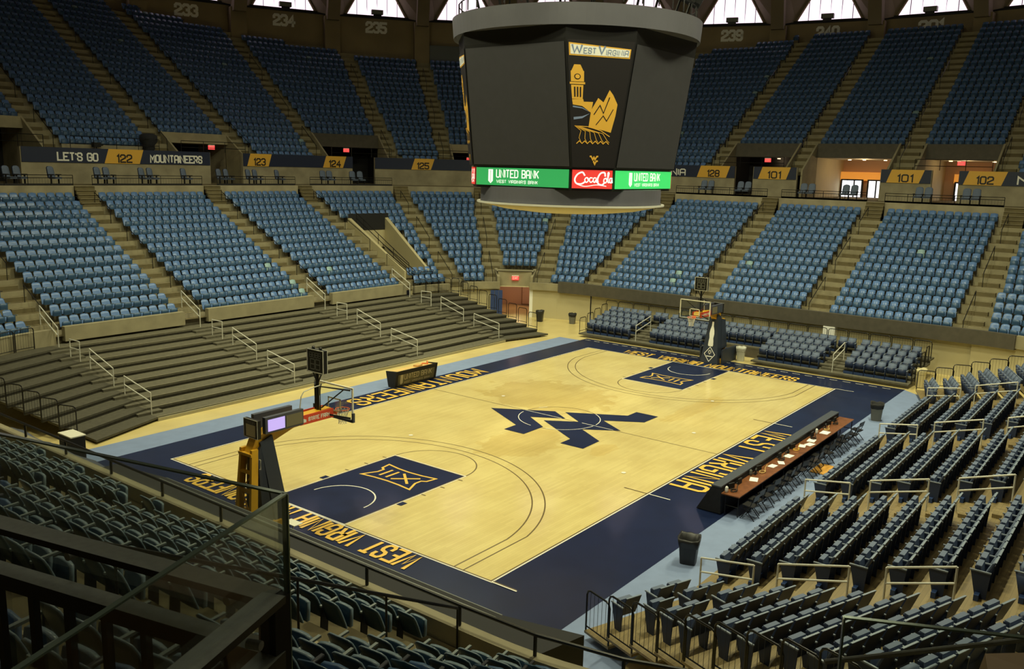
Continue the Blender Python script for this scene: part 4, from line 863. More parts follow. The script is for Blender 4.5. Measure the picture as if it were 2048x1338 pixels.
def fold_chair():
    r = empty('folding_chair', (0, 0, 0)); 
    for q in (-.22, .22):
        mb = MB(); mb.tube([(q, -.26, .0), (q, .16, .46), (q, .20, .80)] if False else [(q, .24, 0), (q, -.10, .50), (q, -.20, .82)], .014, black, 6); mb.build('front_leg', r)
        mb = MB(); mb.tube([(q*.86, -.24, 0), (q*.86, .18, .44)], .014, black, 6); mb.build('rear_leg', r)
    mb = MB(); mb.hexa([(-.19, -.18, .42), (.19, -.18, .42), (.2, .2, .45), (-.2, .2, .45), (-.19, -.18, .45), (.19, -.18, .45), (.2, .2, .48), (-.2, .2, .48)], black); mb.build('seat', r)
    mb = MB(); mb.hexa([(-.21, -.17, .62), (.21, -.17, .62), (.21, -.15, .62), (-.21, -.15, .62), (-.21, -.22, .83), (.21, -.22, .83), (.21, -.20, .83), (-.21, -.20, .83)], black); mb.build('backrest', r)
    mb = MB(); mb.tube([(-.22, .2, .05), (.22, .2, .05)], .01, black, 5); mb.tube([(-.19, -.2, .05), (.19, -.2, .05)], .01, black, 5); mb.build('crossbar', r)
    return r
fc = None
for k in range(18):
    x = -5.4+k*.655+random.uniform(-.09, .09); y = -11.15-random.choice((0, .06, .15, .35 if k in (6, 11) else .1)); a = random.uniform(-.25, .25)
    if fc is None: fc = fold_chair(); o = fc
    else: o = copy_tree(fc)
    o.location = (x, y, 0.004); o.rotation_euler = (0, 0, a)
    tag(o, "black folding chair, %s along the scorers' table counted from the camera end" % ORD[k], 'folding chair', "folding chairs behind the scorers' table")
mb = MB(); mb.box((0, 0, .015), (1.2, .62, .03), mat('orange_wood_panel', (.75, .38, .07), .4), .0); o = mb.build('orange_board'); o.location = (1.0, -11.45, .006); tag(o, "orange-gold flat panel lying on the floor under the folding chairs", 'panel')

# advertising table on the other sideline
at = empty('sponsor_table', (0, 0, 0), 0, 'black sponsor table with tan top and UNITED BANK front on the far sideline', 'table')
mb = MB(); mb.hexa([(-1.2, 9.1, .03), (1.75, 9.1, .03), (1.75, 9.16, .03), (-1.2, 9.16, .03), (-1.2, 8.98, .85), (1.75, 8.98, .85), (1.75, 9.04, .85), (-1.2, 9.04, .85)], blackm); mb.build('front_board', at)
for x in (-1.2, 1.75):
    mb = MB(); mb.hexa([(x-.03, 9.1, .03), (x+.03, 9.1, .03), (x+.03, 9.55, .03), (x-.03, 9.55, .03), (x-.03, 8.95, .87), (x+.03, 8.95, .87), (x+.03, 9.72, .80), (x-.03, 9.72, .80)], blackm); mb.build('side_board', at)
mb = MB(); mb.box((.275, 9.36, .765), (2.85, .64, .03), tantop); mb.build('table_top', at)
mb = MB(); f = lambda u, v: (u, 9.1-.12*(v-.03)/.82-.012, v); ff = lambda u, v: (u, 9.1-.12*(v-.03)/.82-.006, v)
mb.poly([ff(-1.05, .1), ff(1.6, .1), ff(1.6, .66), ff(-1.05, .66)], mat('olive_led_mesh', (.10, .095, .045), .5)); mb.build('led_mesh', at)
mb = MB(); text(mb, 'UNITED BANK', -.62, 1.4, .36, .64, .035, mat('dim_letters', (.50, .46, .30), .5), f, .8); text(mb, "WEST VIRGINIA'S BANK", -.62, 1.3, .16, .26, .015, mat('dim_letters', (.5, .46, .3), .5), f, .9)
mb.poly([f(-.9, .2), f(-.82, .14), f(-.70, .2), f(-.70, .64), f(-.9, .64)], mat('dim_letters', (.5, .46, .3), .5)); mb.build('lettering', at)
mb = MB(); mb.box((0, 0, .04), (.42, .3, .08), mat('cardboard', (.62, .36, .12), .7), .2); o = mb.build('small_box'); o.location = (.75, 9.4, .782); tag(o, 'flat brown cardboard box on the tan sponsor table', 'box')
mb = MB(); mb.tube([(0, 0, .02), (.25, .1, .05), (.5, -.05, .03), (.6, .1, .12)], .03, orange, 6); o = mb.build('orange_strap'); o.location = (.95, 9.4, .79); tag(o, 'crumpled orange strap on the tan sponsor table', 'strap')

# ------------------------------------------------------------------ bins
def bin_(loc, m, lm, label, h=.78, r=.27, sq=True):
    e = empty('trash_can', loc, .3, label, 'trash can'); mb = MB(); n = 16; prof = [(r*.78, 0), (r*.98, h*.92), (r*1.05, h*.93), (r*1.05, h)]
    vs = []; 
    for rr, z_ in prof:
        for j in range(n):
            a = 2*PI*j/n; k_ = (abs(math.cos(a))**6+abs(math.sin(a))**6)**(-1/6) if sq else 1; vs.append((rr*k_*math.cos(a), rr*k_*math.sin(a), z_))
    fs = [(i*n+j, i*n+(j+1) % n, (i+1)*n+(j+1) % n, (i+1)*n+j) for i in range(3) for j in range(n)]+[tuple(range(n-1, -1, -1))]
    mb.add(vs, fs, m); mb.build('bin_body', e, False)
    mb = MB(); vs = []
    rnd = random.Random(int(abs(loc[0]*10)))
    for i, (rr, z_) in enumerate(((r*.98, h*.72), (r*1.06, h*.9), (r*1.1, h+.03), (r*.92, h+.01), (r*.7, h*.6), (r*.5, h*.45))):
        for j in range(n):
            a = 2*PI*j/n; k_ = (abs(math.cos(a))**6+abs(math.sin(a))**6)**(-1/6) if sq else 1; q = rr*k_*(1+rnd.uniform(-.03, .03)); vs.append((q*math.cos(a), q*math.sin(a), z_+rnd.uniform(-.03, .03)))
    mb.add(vs, [(i*n+j, i*n+(j+1) % n, (i+1)*n+(j+1) % n, (i+1)*n+j) for i in range(5) for j in range(n)], lm); mb.build('liner_bag', e, True)
    return e
bin_((-9.72, -11.15, .005), canblk, canblk, 'black square trash can with bag on the light runner near the corner of the court', .74, .29)
bin_((9.6, -11.0, .005), cangry, blackm, 'grey square trash can with black bag beyond the far end of the scorers\' table', .78, .27)
bin_((20.85, 13.2, .005), cangry, blackm, 'dark grey trash can against the plain cream corner wall', .72, .25)
bin_((19.9, 15.4, .005), canblk, canblk, 'black trash can beside the white post of the corner doorway', .78, .26)
bin_((17.5, -1.05, .005), canlin, canlin, 'white-lined trash can beside the far hoop in front of the platform gap', .80, .27)
bin_((18.1, -10.9, .005), cantan, cantan, 'tall beige-lined trash can on bare floor at the far court corner', .95, .27)

# ------------------------------------------------------------------ side platforms without seats (retractable stand, north side)
def rail(name_, pts, h1, h2, label, m=alum, r=.027, group=None, posts=None):
    mb = MB(); 
    for h in (h1, h2): mb.tube([(x, y, z_+h) for x, y, z_ in pts], r, m, 8)
    e = mb.build(name_)
    for x, y, z_ in (posts or (pts[0], pts[-1])):
        g = MB(); g.tube([(x, y, z_), (x, y, z_+h1)], r*.95, m, 8); g.build('post', e)
    return tag(e, label, 'handrail', group)
def NPZ(i): return .18+.2*i
def NPY(i): return 12.45+.92*i
np_ = empty('telescopic_platform', (0, 0, 0), 0, 'wide bare black stepped platform of a retractable stand along the far sideline', 'platform')
tL, tR = R(20), R(13)
mbs = [MB() for _ in range(3)]
for i in range(10):
    y, z_ = NPY(i), NPZ(i); lL, lR = 3.5+.31*i, 3.6+.05*i
    xl, xr = -12.0, 12.1
    yL = y-lL*math.sin(tL); xL = xl-lL*math.cos(tL); yR = y-lR*math.sin(tR); xR = xr+lR*math.cos(tR)
    d = .95
    for k, (p, q) in enumerate((((xL, yL), (xl, y)), ((xl, y), (xr, y)), ((xr, y), (xR, yR)))):
        nx, ny = -(q[1]-p[1]), q[0]-p[0]; L = math.hypot(nx, ny); nx, ny = nx/L*d, ny/L*d
        if k != 1: nx, ny = (0, d/math.cos(tL if k == 0 else tR))
        mbs[k].hexa([(*p, z_-.09), (*q, z_-.09), (q[0]+nx, q[1]+ny, z_-.09), (p[0]+nx, p[1]+ny, z_-.09), (*p, z_), (*q, z_), (q[0]+nx, q[1]+ny, z_), (p[0]+nx, p[1]+ny, z_)], platm if k == 1 else platd)
        if k == 1: mbs[1].box(((p[0]+q[0])/2, p[1]+.02, z_+.004), (q[0]-p[0], .045, .01), plate)
        if i > 0: mbs[k].hexa([(p[0], p[1]+.03, NPZ(i-1)), (q[0], q[1]+.03, NPZ(i-1)), (q[0], q[1]+.08, NPZ(i-1)), (p[0], p[1]+.08, NPZ(i-1)), (p[0], p[1]+.03, z_-.08), (q[0], q[1]+.03, z_-.08), (q[0], q[1]+.08, z_-.08), (p[0], p[1]+.08, z_-.08)], platr)
mbs[0].build('wing_deck', np_); mbs[1].build('main_deck', np_); mbs[2].build('wing_deck', np_)
mb = MB(); mb.box((0, 12.42, .07), (24.0, .05, .14), mat('pale_kick_board', (.42, .38, .24), .6)); mb.build('kick_board', np_)
mb = MB()
for x, y in ((-14.9, 11.6), (-13.4, 12.1), (13.2, 12.3), (15.2, 12.0), (14.2, 12.2)): mb.tube([(x, y, .05), (x+.06, y, .05)], .05, steelg, 8); mb.box((x, y+.1, .1), (.08, .3, .1), black)
mb.build('wheel_carriage', np_)
AX = (-12.0, -4.35, 4.45, 12.0)
for ax in AX:
    for i in range(9):
        mb = MB(); mb.box((ax, NPY(i+1)-.20, NPZ(i)+.055), (1.15, .36, .11), platm); mb.build('step_block', np_)
nm = ('leftmost aisle', 'second aisle from the left', 'third aisle from the left', 'rightmost aisle')
for ax, nn in zip(AX, nm):
    off = .05
    for (y0, y1, wh) in ((13.0, 15.1, 'lowest'), (16.0, 18.0, 'middle'), (18.9, 19.8, 'short upper')):
        zf = lambda y: NPZ(0)+(y-12.45)/.92*.2
        rail('aisle_handrail', [(ax+off, y0, NPZ(int((y0-12.45)/.92))), (ax+off, y1, NPZ(int((y1-12.45)/.92)))], .95, .55, 'silver %s handrail in the %s of the bare black platform' % (wh, nn), group='silver handrails on the bare platform')
    rail('aisle_handrail', [(ax+off, 20.9, 1.98), (ax+off, 22.6, 2.85)], .95, .55, 'silver handrail joining the seats to the platform at the %s' % nn, group='silver handrails on the bare platform')

# guard panels: bent tube frame with thin bars
def guard_mb(mb, p, q, h=1.05, gap=.07, bar=.13):
    p, q = Vector(p), Vector(q); d = (q-p); L = Vector((d.x, d.y, 0)).length; u = d/L if L else d; r = .12
    mb.tube([p+Vector((0, 0, .02)), p+Vector((0, 0, h-r)), p+u*r*.35+Vector((0, 0, h-r*.3)), p+u*r+Vector((0, 0, h)), q-u*r+Vector((0, 0, h)), q-u*r*.35+Vector((0, 0, h-r*.3)), q+Vector((0, 0, h-r)), q+Vector((0, 0, .02))], .024, black, 6)
    mb.tube([p+Vector((0, 0, .12)), q+Vector((0, 0, .12))], .018, black, 5); n = int(L/bar)
    for k in range(1, n):
        c = p+(q-p)*k/n; mb.tube([c+Vector((0, 0, .12)), c+Vector((0, 0, h-.02))], .006, black, 3)
def guards(pts, label, group, h=1.05):
    for k, (p, q) in enumerate(zip(pts, pts[1:])):
        mb = MB(); p_, q_ = Vector(p), Vector(q); u = (q_-p_).normalized()*.04; zz = min(p_.z, q_.z) if abs(p_.z-q_.z) > .05 else None
        guard_mb(mb, p_+u, q_-u, h); tag(mb.build('steel_barrier'), label % (ORD[k] if k < 20 else 'last'), 'guard rail', group)
gp = [(12.9, 21.35, 1.98), (14.0, 21.2, 1.98), (15.0, 20.9, 1.98), (15.8, 20.4, 1.98), (16.5, 19.9, 1.98), (17.1, 19.3, 1.98)]
guards(gp, 'black steel barrier behind the bare platform by the curved wall, %s from left', 'back guards of the platform')
for i in range(1, 10):
    lR = 3.6+.05*i; x0, y0 = 12.1+lR*math.cos(tR), NPY(i)-lR*math.sin(tR); mb = MB(); guard_mb(mb, (x0, y0+.05, NPZ(i)), (x0+.12, y0+.85, NPZ(i)), 1.05)
    tag(mb.build('steel_barrier'), 'black steel barrier stepping down the doorway end of the bare platform, %s from the floor' % ORD[i-1], 'guard rail', 'end guards of the platform by the doorway')
for i in range(1, 9):
    lL = 3.5+.31*i; x0, y0 = -12.0-lL*math.cos(tL), NPY(i)-lL*math.sin(tL); mb = MB(); guard_mb(mb, (x0-.02, y0+.03, NPZ(i)), (x0-.30, y0+.85, NPZ(i)), 1.05)
    tag(mb.build('steel_barrier'), 'black steel barrier stepping up the near end of the bare platform, %s from the floor' % ORD[i-1], 'guard rail', 'near end guards of the platform')
gp = [(-12.9, 21.2, 1.98), (-13.9, 21.0, 1.98), (-14.9, 20.6, 1.98), (-15.8, 20.1, 1.98), (-16.8, 19.5, 1.98), (-17.8, 18.8, 1.98)]
guards(gp, 'black steel barrier before the corner opening above the bare platform, %s from the aisle', 'back guards at the near corner')

# ------------------------------------------------------------------ seats
class Seat:   # geometry of one seat in local coordinates, split in parts; +y faces the court
    pass
def shell(mb, w_, z0, z1, y0, y1, th, mf, mbk, mr, nu=5, nv=4, curve=.05, drop=.06):
    F, B = [], []
    for j in range(nv):
        v = j/(nv-1)
        for i in range(nu):
            u = -1+2*i/(nu-1); x = u*w_/2*(1-.10*v*v if abs(u) > .9 else 1); z_ = z0+(z1-z0)*v-drop*(abs(u)**3)*(v**4); y = y0+(y1-y0)*v+curve*u*u*(.3+.7*v)
            F.append((x, y, z_)); B.append((x, y-th, z_-.003))
    n = nu*nv; q = lambda j, i: j*nu+i
    mb.add(F+B, [(q(j, i), q(j, i+1), q(j+1, i+1), q(j+1, i)) for j in range(nv-1) for i in range(nu-1)], mf)
    o = len(mb.v)-2*n; k1, k2 = mb.mi(mbk), mb.mi(mr)
    for j in range(nv-1):
        for i in range(nu-1): mb.f.append(tuple(o+n+a for a in (q(j, i), q(j+1, i), q(j+1, i+1), q(j, i+1)))); mb.m.append(k1)
    edge = [q(j, nu-1) for j in range(nv)]+[q(nv-1, i) for i in range(nu-2, -1, -1)]+[q(j, 0) for j in range(nv-2, -1, -1)]
    for a, b in zip(edge, edge[1:]): mb.f.append((o+a, o+n+a, o+n+b, o+b)); mb.m.append(k2)
def bowl_seat(detail, faded=False, near=False):
    nu, nv = (7, 5) if detail else (3, 3); sh, pn, ar = MB(), MB(), MB(); c = seatf if faded else seatb
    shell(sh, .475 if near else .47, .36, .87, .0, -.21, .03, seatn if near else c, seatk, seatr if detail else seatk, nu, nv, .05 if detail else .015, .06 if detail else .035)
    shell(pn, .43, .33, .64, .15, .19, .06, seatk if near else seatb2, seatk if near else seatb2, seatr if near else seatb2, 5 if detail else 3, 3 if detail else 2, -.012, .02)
    ar.hexa([(-.275, -.14, 0), (-.255, -.14, 0), (-.255, .02, 0), (-.275, .02, 0), (-.275, -.10, .60), (-.255, -.10, .60), (-.255, .05, .60), (-.275, .05, .60)], seatleg)
    ar.hexa([(-.287, -.12, .60), (-.243, -.12, .60), (-.243, .24, .62), (-.287, .24, .62), (-.287, -.12, .63), (-.243, -.12, .63), (-.243, .24, .65), (-.287, .24, .65)], seatleg if not detail else mat('worn_armrest', (.20, .24, .23), .45))
    return dict(backrest=sh, seat_pan=pn, armrest=ar)
def bleacher_seat(detail):
    sh, pn, ar = MB(), MB(), MB()
    sh.hexa([(-.235, -.03, .36), (.235, -.03, .36), (.235, .0, .36), (-.235, .0, .36), (-.225, -.235, .88), (.225, -.235, .88), (.225, -.20, .88), (-.225, -.20, .88)], navys)
    sh.hexa([(-.215, 0.0, .42), (.215, 0.0, .42), (.215, .03, .42), (-.215, .03, .42), (-.205, -.20, .86), (.205, -.20, .86), (.205, -.165, .86), (-.205, -.165, .86)], cush)
    sh.hexa([(-.225, -.24, .875), (.225, -.24, .875), (.225, -.195, .875), (-.225, -.195, .875), (-.225, -.24, .892), (.225, -.24, .892), (.225, -.195, .892), (-.225, -.195, .892)], mat('slate_trim', (.22, .27, .34), .4))
    pn.hexa([(-.205, .02, .36), (.205, .02, .36), (.205, .12, .34), (-.205, .12, .34), (-.20, .07, .72), (.20, .07, .72), (.19, .18, .70), (-.19, .18, .70)], navys)
    pn.hexa([(-.20, .01, .38), (.20, .01, .38), (.20, .03, .38), (-.20, .03, .38), (-.195, .045, .73), (.195, .045, .73), (.185, .16, .735), (-.185, .16, .735)], cush)
    ar.hexa([(-.275, -.12, .0), (-.255, -.12, .0), (-.255, .10, .0), (-.275, .10, .0), (-.275, -.16, .62), (-.255, -.16, .62), (-.255, .24, .62), (-.275, .24, .62)], navys)
    ar.hexa([(-.29, -.17, .62), (-.25, -.17, .62), (-.25, .26, .62), (-.29, .26, .62), (-.29, -.17, .65), (-.25, -.17, .65), (-.25, .26, .65), (-.29, .26, .65)], mat('grey_armrest', (.22, .26, .32), .4))
    return dict(backrest=sh, seat_pan=pn, armrest=ar)
def bake(parts_list, placements, name):
    """one mesh holding many identical seats; parts_list variants, placements (x,y,z,rz,variant)"""
    allv, allf, allm, mats = [], [], [], []
    var = []
    for parts in parts_list:
        v, f, m = [], [], []
        for mb in parts.values():
            o = len(v); v += mb.v; f += [tuple(o+i for i in q) for q in mb.f]
            for k in mb.m:
                mm = mb.mats[k]
                if mm not in mats: mats.append(mm)
                m.append(mats.index(mm))
        var.append((np.array(v), np.array(f), np.array(m)))
    base = 0
    for x, y, z_, rz, k in placements:
        v, f, m = var[k]; c, s = math.cos(rz), math.sin(rz)
        allv.append(np.stack([x+v[:, 0]*c-v[:, 1]*s, y+v[:, 0]*s+v[:, 1]*c, z_+v[:, 2]], 1)); allf.append(f+base); allm.append(m); base += len(v)
    V = np.concatenate(allv); F = np.concatenate(allf); Mi = np.concatenate(allm).astype(np.int32)
    me = bpy.data.meshes.new(name); me.vertices.add(len(V)); me.vertices.foreach_set('co', V.astype(np.float32).ravel()); me.loops.add(F.size); me.loops.foreach_set('vertex_index', F.astype(np.int32).ravel())
    me.polygons.add(len(F)); me.polygons.foreach_set('loop_start', np.arange(0, F.size, 4, dtype=np.int32)); 
    for m in mats: me.materials.append(m)
    me.polygons.foreach_set('material_index', Mi); me.update(calc_edges=True); me.validate()
    o = bpy.data.objects.new(name, me); COL.objects.link(o); return o
# bowl seat positions
W_ = .625
SEC_L = [('N', -11.45, -4.75, ''), ('N', -3.5, 4.2, ''), ('N', 5.5, 12.3, ''), ('E', 12.0, 4.7, ''), ('E', 3.4, -2.9, ''), ('E', -4.2, -11.55, ''),
         ('NE', (90, -.78), (65.3, W_), ''), ('NE', (65.3, -W_), (45.7, W_), ''), ('NE', (45.7, -W_), (25, W_), ''), ('NE', (25, -W_), (0, .82), ''), ('SE', (0, -.4), (-25, W_), ''), ('SE', (-25, -W_), (-45, W_), ''),
         ('NW', (90, 1.3), (114.5, -W_), ''), ('NW', (114.5, W_), (134, -W_), ''), ('NW', (134, W_), (155, -W_), ''), ('NW', (155, W_), (178, -W_), ''),
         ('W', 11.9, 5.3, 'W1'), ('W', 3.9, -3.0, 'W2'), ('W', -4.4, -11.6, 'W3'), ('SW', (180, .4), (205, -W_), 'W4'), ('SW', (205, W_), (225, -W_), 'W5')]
V_ = .6
SEC_U = [('N', -10.9, -4.5), ('N', -3.3, 3.5), ('N', 4.7, 10.4), [('N', 11.6, 12.9), ('NE', (90, 0), (78.6, V_))], ('NE', (78.6, -V_), (63.2, V_)), ('NE', (63.2, -V_), (52, V_)), ('NE', (52, -V_), (38, V_)), ('NE', (38, -V_), (26.6, V_)),
         ('NE', (26.6, -V_), (12, V_)), [('NE', (12, -V_), (0, 0)), ('E', 12.5, 11.2)], ('E', 10.0, 4.45), ('E', 3.25, -3.4), ('E', -4.6, -10.1), [('E', -11.3, -12.5), ('SE', (0, 0), (-12, V_))], ('NW', (90, .6), (101.5, -V_)), ('NW', (101.5, V_), (117, -V_))]
def gen(secs, n, Sf, Zf, so, cuts, rmax=None):
    wide = [(c[0], c[1]-(.25 if len(c[0]) == 1 else .6), c[2]+(.25 if len(c[0]) == 1 else .6), *c[3:]) for c in cuts]
    for q in secs:
        pcs = q if isinstance(q, list) else [q]; nm_ = pcs[0][3] if len(pcs[0]) > 3 else ''
        for i in range(n):
            s = Sf(i)+so; z_ = Zf(i); run = []
            for pc_ in pcs:
                side, A, B = pc_[:3]
                a = A if len(side) == 1 else A[0]+math.degrees(A[1]/s); b = B if len(side) == 1 else B[0]+math.degrees(B[1]/s)
                run.append((side, a, b, abs(b-a) if len(side) == 1 else math.radians(abs(b-a))*s))
            L = sum(r[3] for r in run); m_ = int(L/.53)
            for k in range(m_):
                d = (k+.5)*.53+(L-m_*.53)/2
                for side, a, b, l in run:
                    if d <= l or (side, a, b, l) == run[-1]: break
                    d -= l
                am = a+(b-a)*d/l
                if is_cut(wide, side, am, i): continue
                x, y, t = pos(side, am, s)
                if rmax and math.hypot(x, y) > rmax: continue
                if nm_ in ('W1', 'W2') and i == 0 and k % 4 > 1: continue
                if not in_frame((x, y, z_+.5), 70): continue
                yield x, y, z_, t+PI/2, nm_, i, k
low = list(gen(SEC_L, NL, LS, LZ, .5, CUT_L)); upp = list(gen(SEC_U, NU, US, UZ, .48, CUT_U, 57.0))
def hidden_near(s):   # within reach of the photographer's own platform
    return math.hypot(s[0]-CAM[0], s[1]-CAM[1]) < 2.0
low = [s for s in low if not hidden_near(s)]
def dep(s): q = proj((s[0], s[1], s[2]+.6)); return q[2] if (q and -5 < q[0] < 2053 and -5 < q[1] < 1345) else 1e6+(q[2] if q else 1e5)
allb = sorted(low+upp, key=dep)
rnd = random.Random(3)
IND = allb[:300]; REST = allb[300:]
proto = {}
secname = {'W1': 'farthest near-end block', 'W2': 'middle near-end block', 'W3': 'block left of long handrail', 'W4': 'corner block right of long handrail', 'W5': 'last corner block', '': 'side block'}
proto = {}
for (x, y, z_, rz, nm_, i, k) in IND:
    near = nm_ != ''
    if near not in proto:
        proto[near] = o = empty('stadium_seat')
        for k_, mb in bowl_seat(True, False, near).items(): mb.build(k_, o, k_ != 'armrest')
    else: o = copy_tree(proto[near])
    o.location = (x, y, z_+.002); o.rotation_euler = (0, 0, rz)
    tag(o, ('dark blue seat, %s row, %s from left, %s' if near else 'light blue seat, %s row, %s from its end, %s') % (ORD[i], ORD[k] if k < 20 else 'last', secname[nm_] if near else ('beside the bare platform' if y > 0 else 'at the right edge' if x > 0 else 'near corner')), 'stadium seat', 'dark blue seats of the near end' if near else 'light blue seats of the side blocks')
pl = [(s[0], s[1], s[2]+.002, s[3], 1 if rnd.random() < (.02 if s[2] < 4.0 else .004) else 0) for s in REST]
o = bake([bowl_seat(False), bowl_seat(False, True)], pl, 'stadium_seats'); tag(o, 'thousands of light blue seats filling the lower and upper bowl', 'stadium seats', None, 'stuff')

# ------------------------------------------------------------------ navy bleacher seats on the right side, with deck
def SY(i): return -12.67-.856*i
def SZ(i): return .242+.223*i
NS = 10
BL = [(-11.0, -4.68, 'second block'), (-3.3, 4.0, 'third block'), (5.3, 12.0, 'fourth block')]
sd = empty('seating_platform', (0, 0, 0), 0, 'retractable stand with tan boards carrying rows of navy seats behind the scorers\' table', 'platform')
mb, ms, mc = MB(), MB(), MB(); th = R(20); XW, XE = -12.3, 13.2
steps_ = MB()
for i in range(NS):
    y0, y1, z_ = SY(i)+.45, SY(i)-.43, SZ(i)
    mb.hexa([(XW, y1, z_-.06), (XE, y1, z_-.06), (XE, y0, z_-.06), (XW, y0, z_-.06), (XW, y1, z_), (XE, y1, z_), (XE, y0, z_), (XW, y0, z_)], deckwood)
    if i: mc.quad((XW, y0-.02, SZ(i-1)), (XE, y0-.02, SZ(i-1)), (XE, y0-.02, z_-.05), (XW, y0-.02, z_-.05), platr)
    for a, b, _ in BL: ms.box(((a+b)/2, SY(i)+.05, z_+.07), (b-a-.1, .10, .14), skirt)
    for s in (-1, 1):
        X0 = XW if s < 0 else XE; L = 3.1+.29*i; e = (X0+s*L*math.cos(th), y0+L*math.sin(th)); e2 = (X0+s*(L+.3)*math.cos(th), y1+(L+.3)*math.sin(th)-.02)
        P = [(X0, y1), (X0, y0), e, (e[0]-(-s)*.30, e[1]-.84)]
        P = P if s < 0 else P[::-1]
        n4 = [(p[0], p[1], z_-.06) for p in P]+[(p[0], p[1], z_) for p in P]
        mc.hexa(n4, deckwood)
mb.build('deck', sd); ms.build('row_skirt', sd); mc.build('wing_deck', sd)
for ax in (-11.65, -4.0, 4.65, 12.6):
    for i in range(NS-1): g = MB(); g.box((ax, SY(i+1)+.60, SZ(i)+.06), (1.15, .30, .11), deckwood); g.build('step_block', sd)
seats_b = []
for bi, (a, b, nm_) in enumerate(BL):
    n = int((b-a-.05)/.53)
    for i in range(NS):
        for k in range(n): seats_b.append((a+(b-a-n*.53)/2+.53*(k+.5), SY(i), SZ(i), 0., 'right', nm_, i, k))
for s in (-1, 1):
    for i in range(NS):
        X0 = XW if s < 0 else XE; L = 2.9+.29*i; n = int((L-.55)/.53)
        for k in range(n):
            if s < 0 and i < 3 and k == 2: continue
            d = .55+.53*(k+.3); x, y = X0+s*d*math.cos(th), SY(i)+.02+d*math.sin(th)
            seats_b.append((x, y, SZ(i), -s*-th if False else (-s)*-th if False else (s*th), 'right', 'near wing' if s < 0 else 'far wing', i, k))
# far stand behind the far hoop
FXd = lambda i: 16.95+.9*i
FZ = lambda i: .26+.2*i
fd = empty('seating_platform', (0, 0, 0), 0, 'black retractable stand with navy seats behind the far hoop', 'platform')
mb, ms = MB(), MB()
for i in range(5):
    for (ya, yb) in (((1.3, 10.1), (-10.6, -1.9)) if i < 2 else ((-10.8, 10.4),)):
        mb.hexa([(FXd(i), ya, FZ(i)-.09), (FXd(i)+.92, ya, FZ(i)-.09), (FXd(i)+.92, yb, FZ(i)-.09), (FXd(i), yb, FZ(i)-.09), (FXd(i), ya, FZ(i)), (FXd(i)+.92, ya, FZ(i)), (FXd(i)+.92, yb, FZ(i)), (FXd(i), yb, FZ(i))], platm)
        if i: mb.quad((FXd(i)+.03, ya, FZ(i-1)), (FXd(i)+.03, yb, FZ(i-1)), (FXd(i)+.03, yb, FZ(i)-.08), (FXd(i)+.03, ya, FZ(i)-.08), platr)
mb.build('deck', fd)
mb = MB(); mb.quad((FXd(2)+.01, -1.9, .02), (FXd(2)+.01, 1.3, .02), (FXd(2)+.01, 1.3, FZ(2)-.09), (FXd(2)+.01, -1.9, FZ(2)-.09), fasc); mb.build('gap_panel', fd)
FB = [(9.7, 6.5, 'left of the hoop by the doorway', 0), (5.0, 1.5, 'just left of the hoop', 0), (1.5, -2.1, 'directly behind the hoop', 2), (-2.2, -5.7, 'just right of the hoop', 0), (-7.1, -10.4, 'at the right end', 0)]
for a, b, nm_, i0 in FB:
    n = int(round((a-b)/.53))
    for i in range(i0, 4):
        ms.box((FXd(i)+.42, (a+b)/2, FZ(i)+.07), (.08, a-b, .14), skirt)
        for k in range(n): seats_b.append((FXd(i)+.45, a-(a-b)*(k+.5)/n, FZ(i), PI/2, 'far', nm_, i, k))
for i in (2, 3):
    for y in (5.5, 6.0, -6.1, -6.6):
        if i == 3: seats_b.append((FXd(i)+.45, y, FZ(i), PI/2, 'far', 'closing the aisle', i, int(abs(y))))
ms.build('row_skirt', fd)
for ay in (5.75, -6.4):
    for i in range(3): g = MB(); g.box((FXd(i+1)-.16, ay, FZ(i)+.05), (.30, 1.2, .10), platm); g.build('step_block', fd)
seats_b = [s for s in seats_b if in_frame((s[0], s[1], s[2]+.5), 60)]
seats_b.sort(key=lambda s: dep(s))
rb = empty('bleacher_seat')
for k_, mb in bleacher_seat(True).items(): mb.build(k_, rb)
first = True
for j, (x, y, z_, rz, side, nm_, i, k) in enumerate(seats_b[:300]):
    o = rb if first else copy_tree(rb); first = False
    o.location = (x, y, z_+.003); o.rotation_euler = (0, 0, rz)
    if side == 'right': lab = "navy flip seat, %s row, %s in it, %s right of the scorers' table" % (ORD[i], ORD[k] if k < 20 else 'last', {'near wing': 'angled near wing', 'far wing': 'angled far wing'}.get(nm_, nm_))
    else: lab = 'navy flip seat, %s row, %s in it, far stand %s' % (ORD[i], ORD[k], nm_)
    tag(o, lab, 'bleacher seat', 'navy flip seats on the retractable stands')
if len(seats_b) > 300:
    o = bake([bleacher_seat(False)], [(*s[:4], 0) for s in seats_b[300:]], 'bleacher_seats'); tag(o, 'remaining navy flip seats on the retractable stands farther from the camera', 'bleacher seats', None, 'stuff')
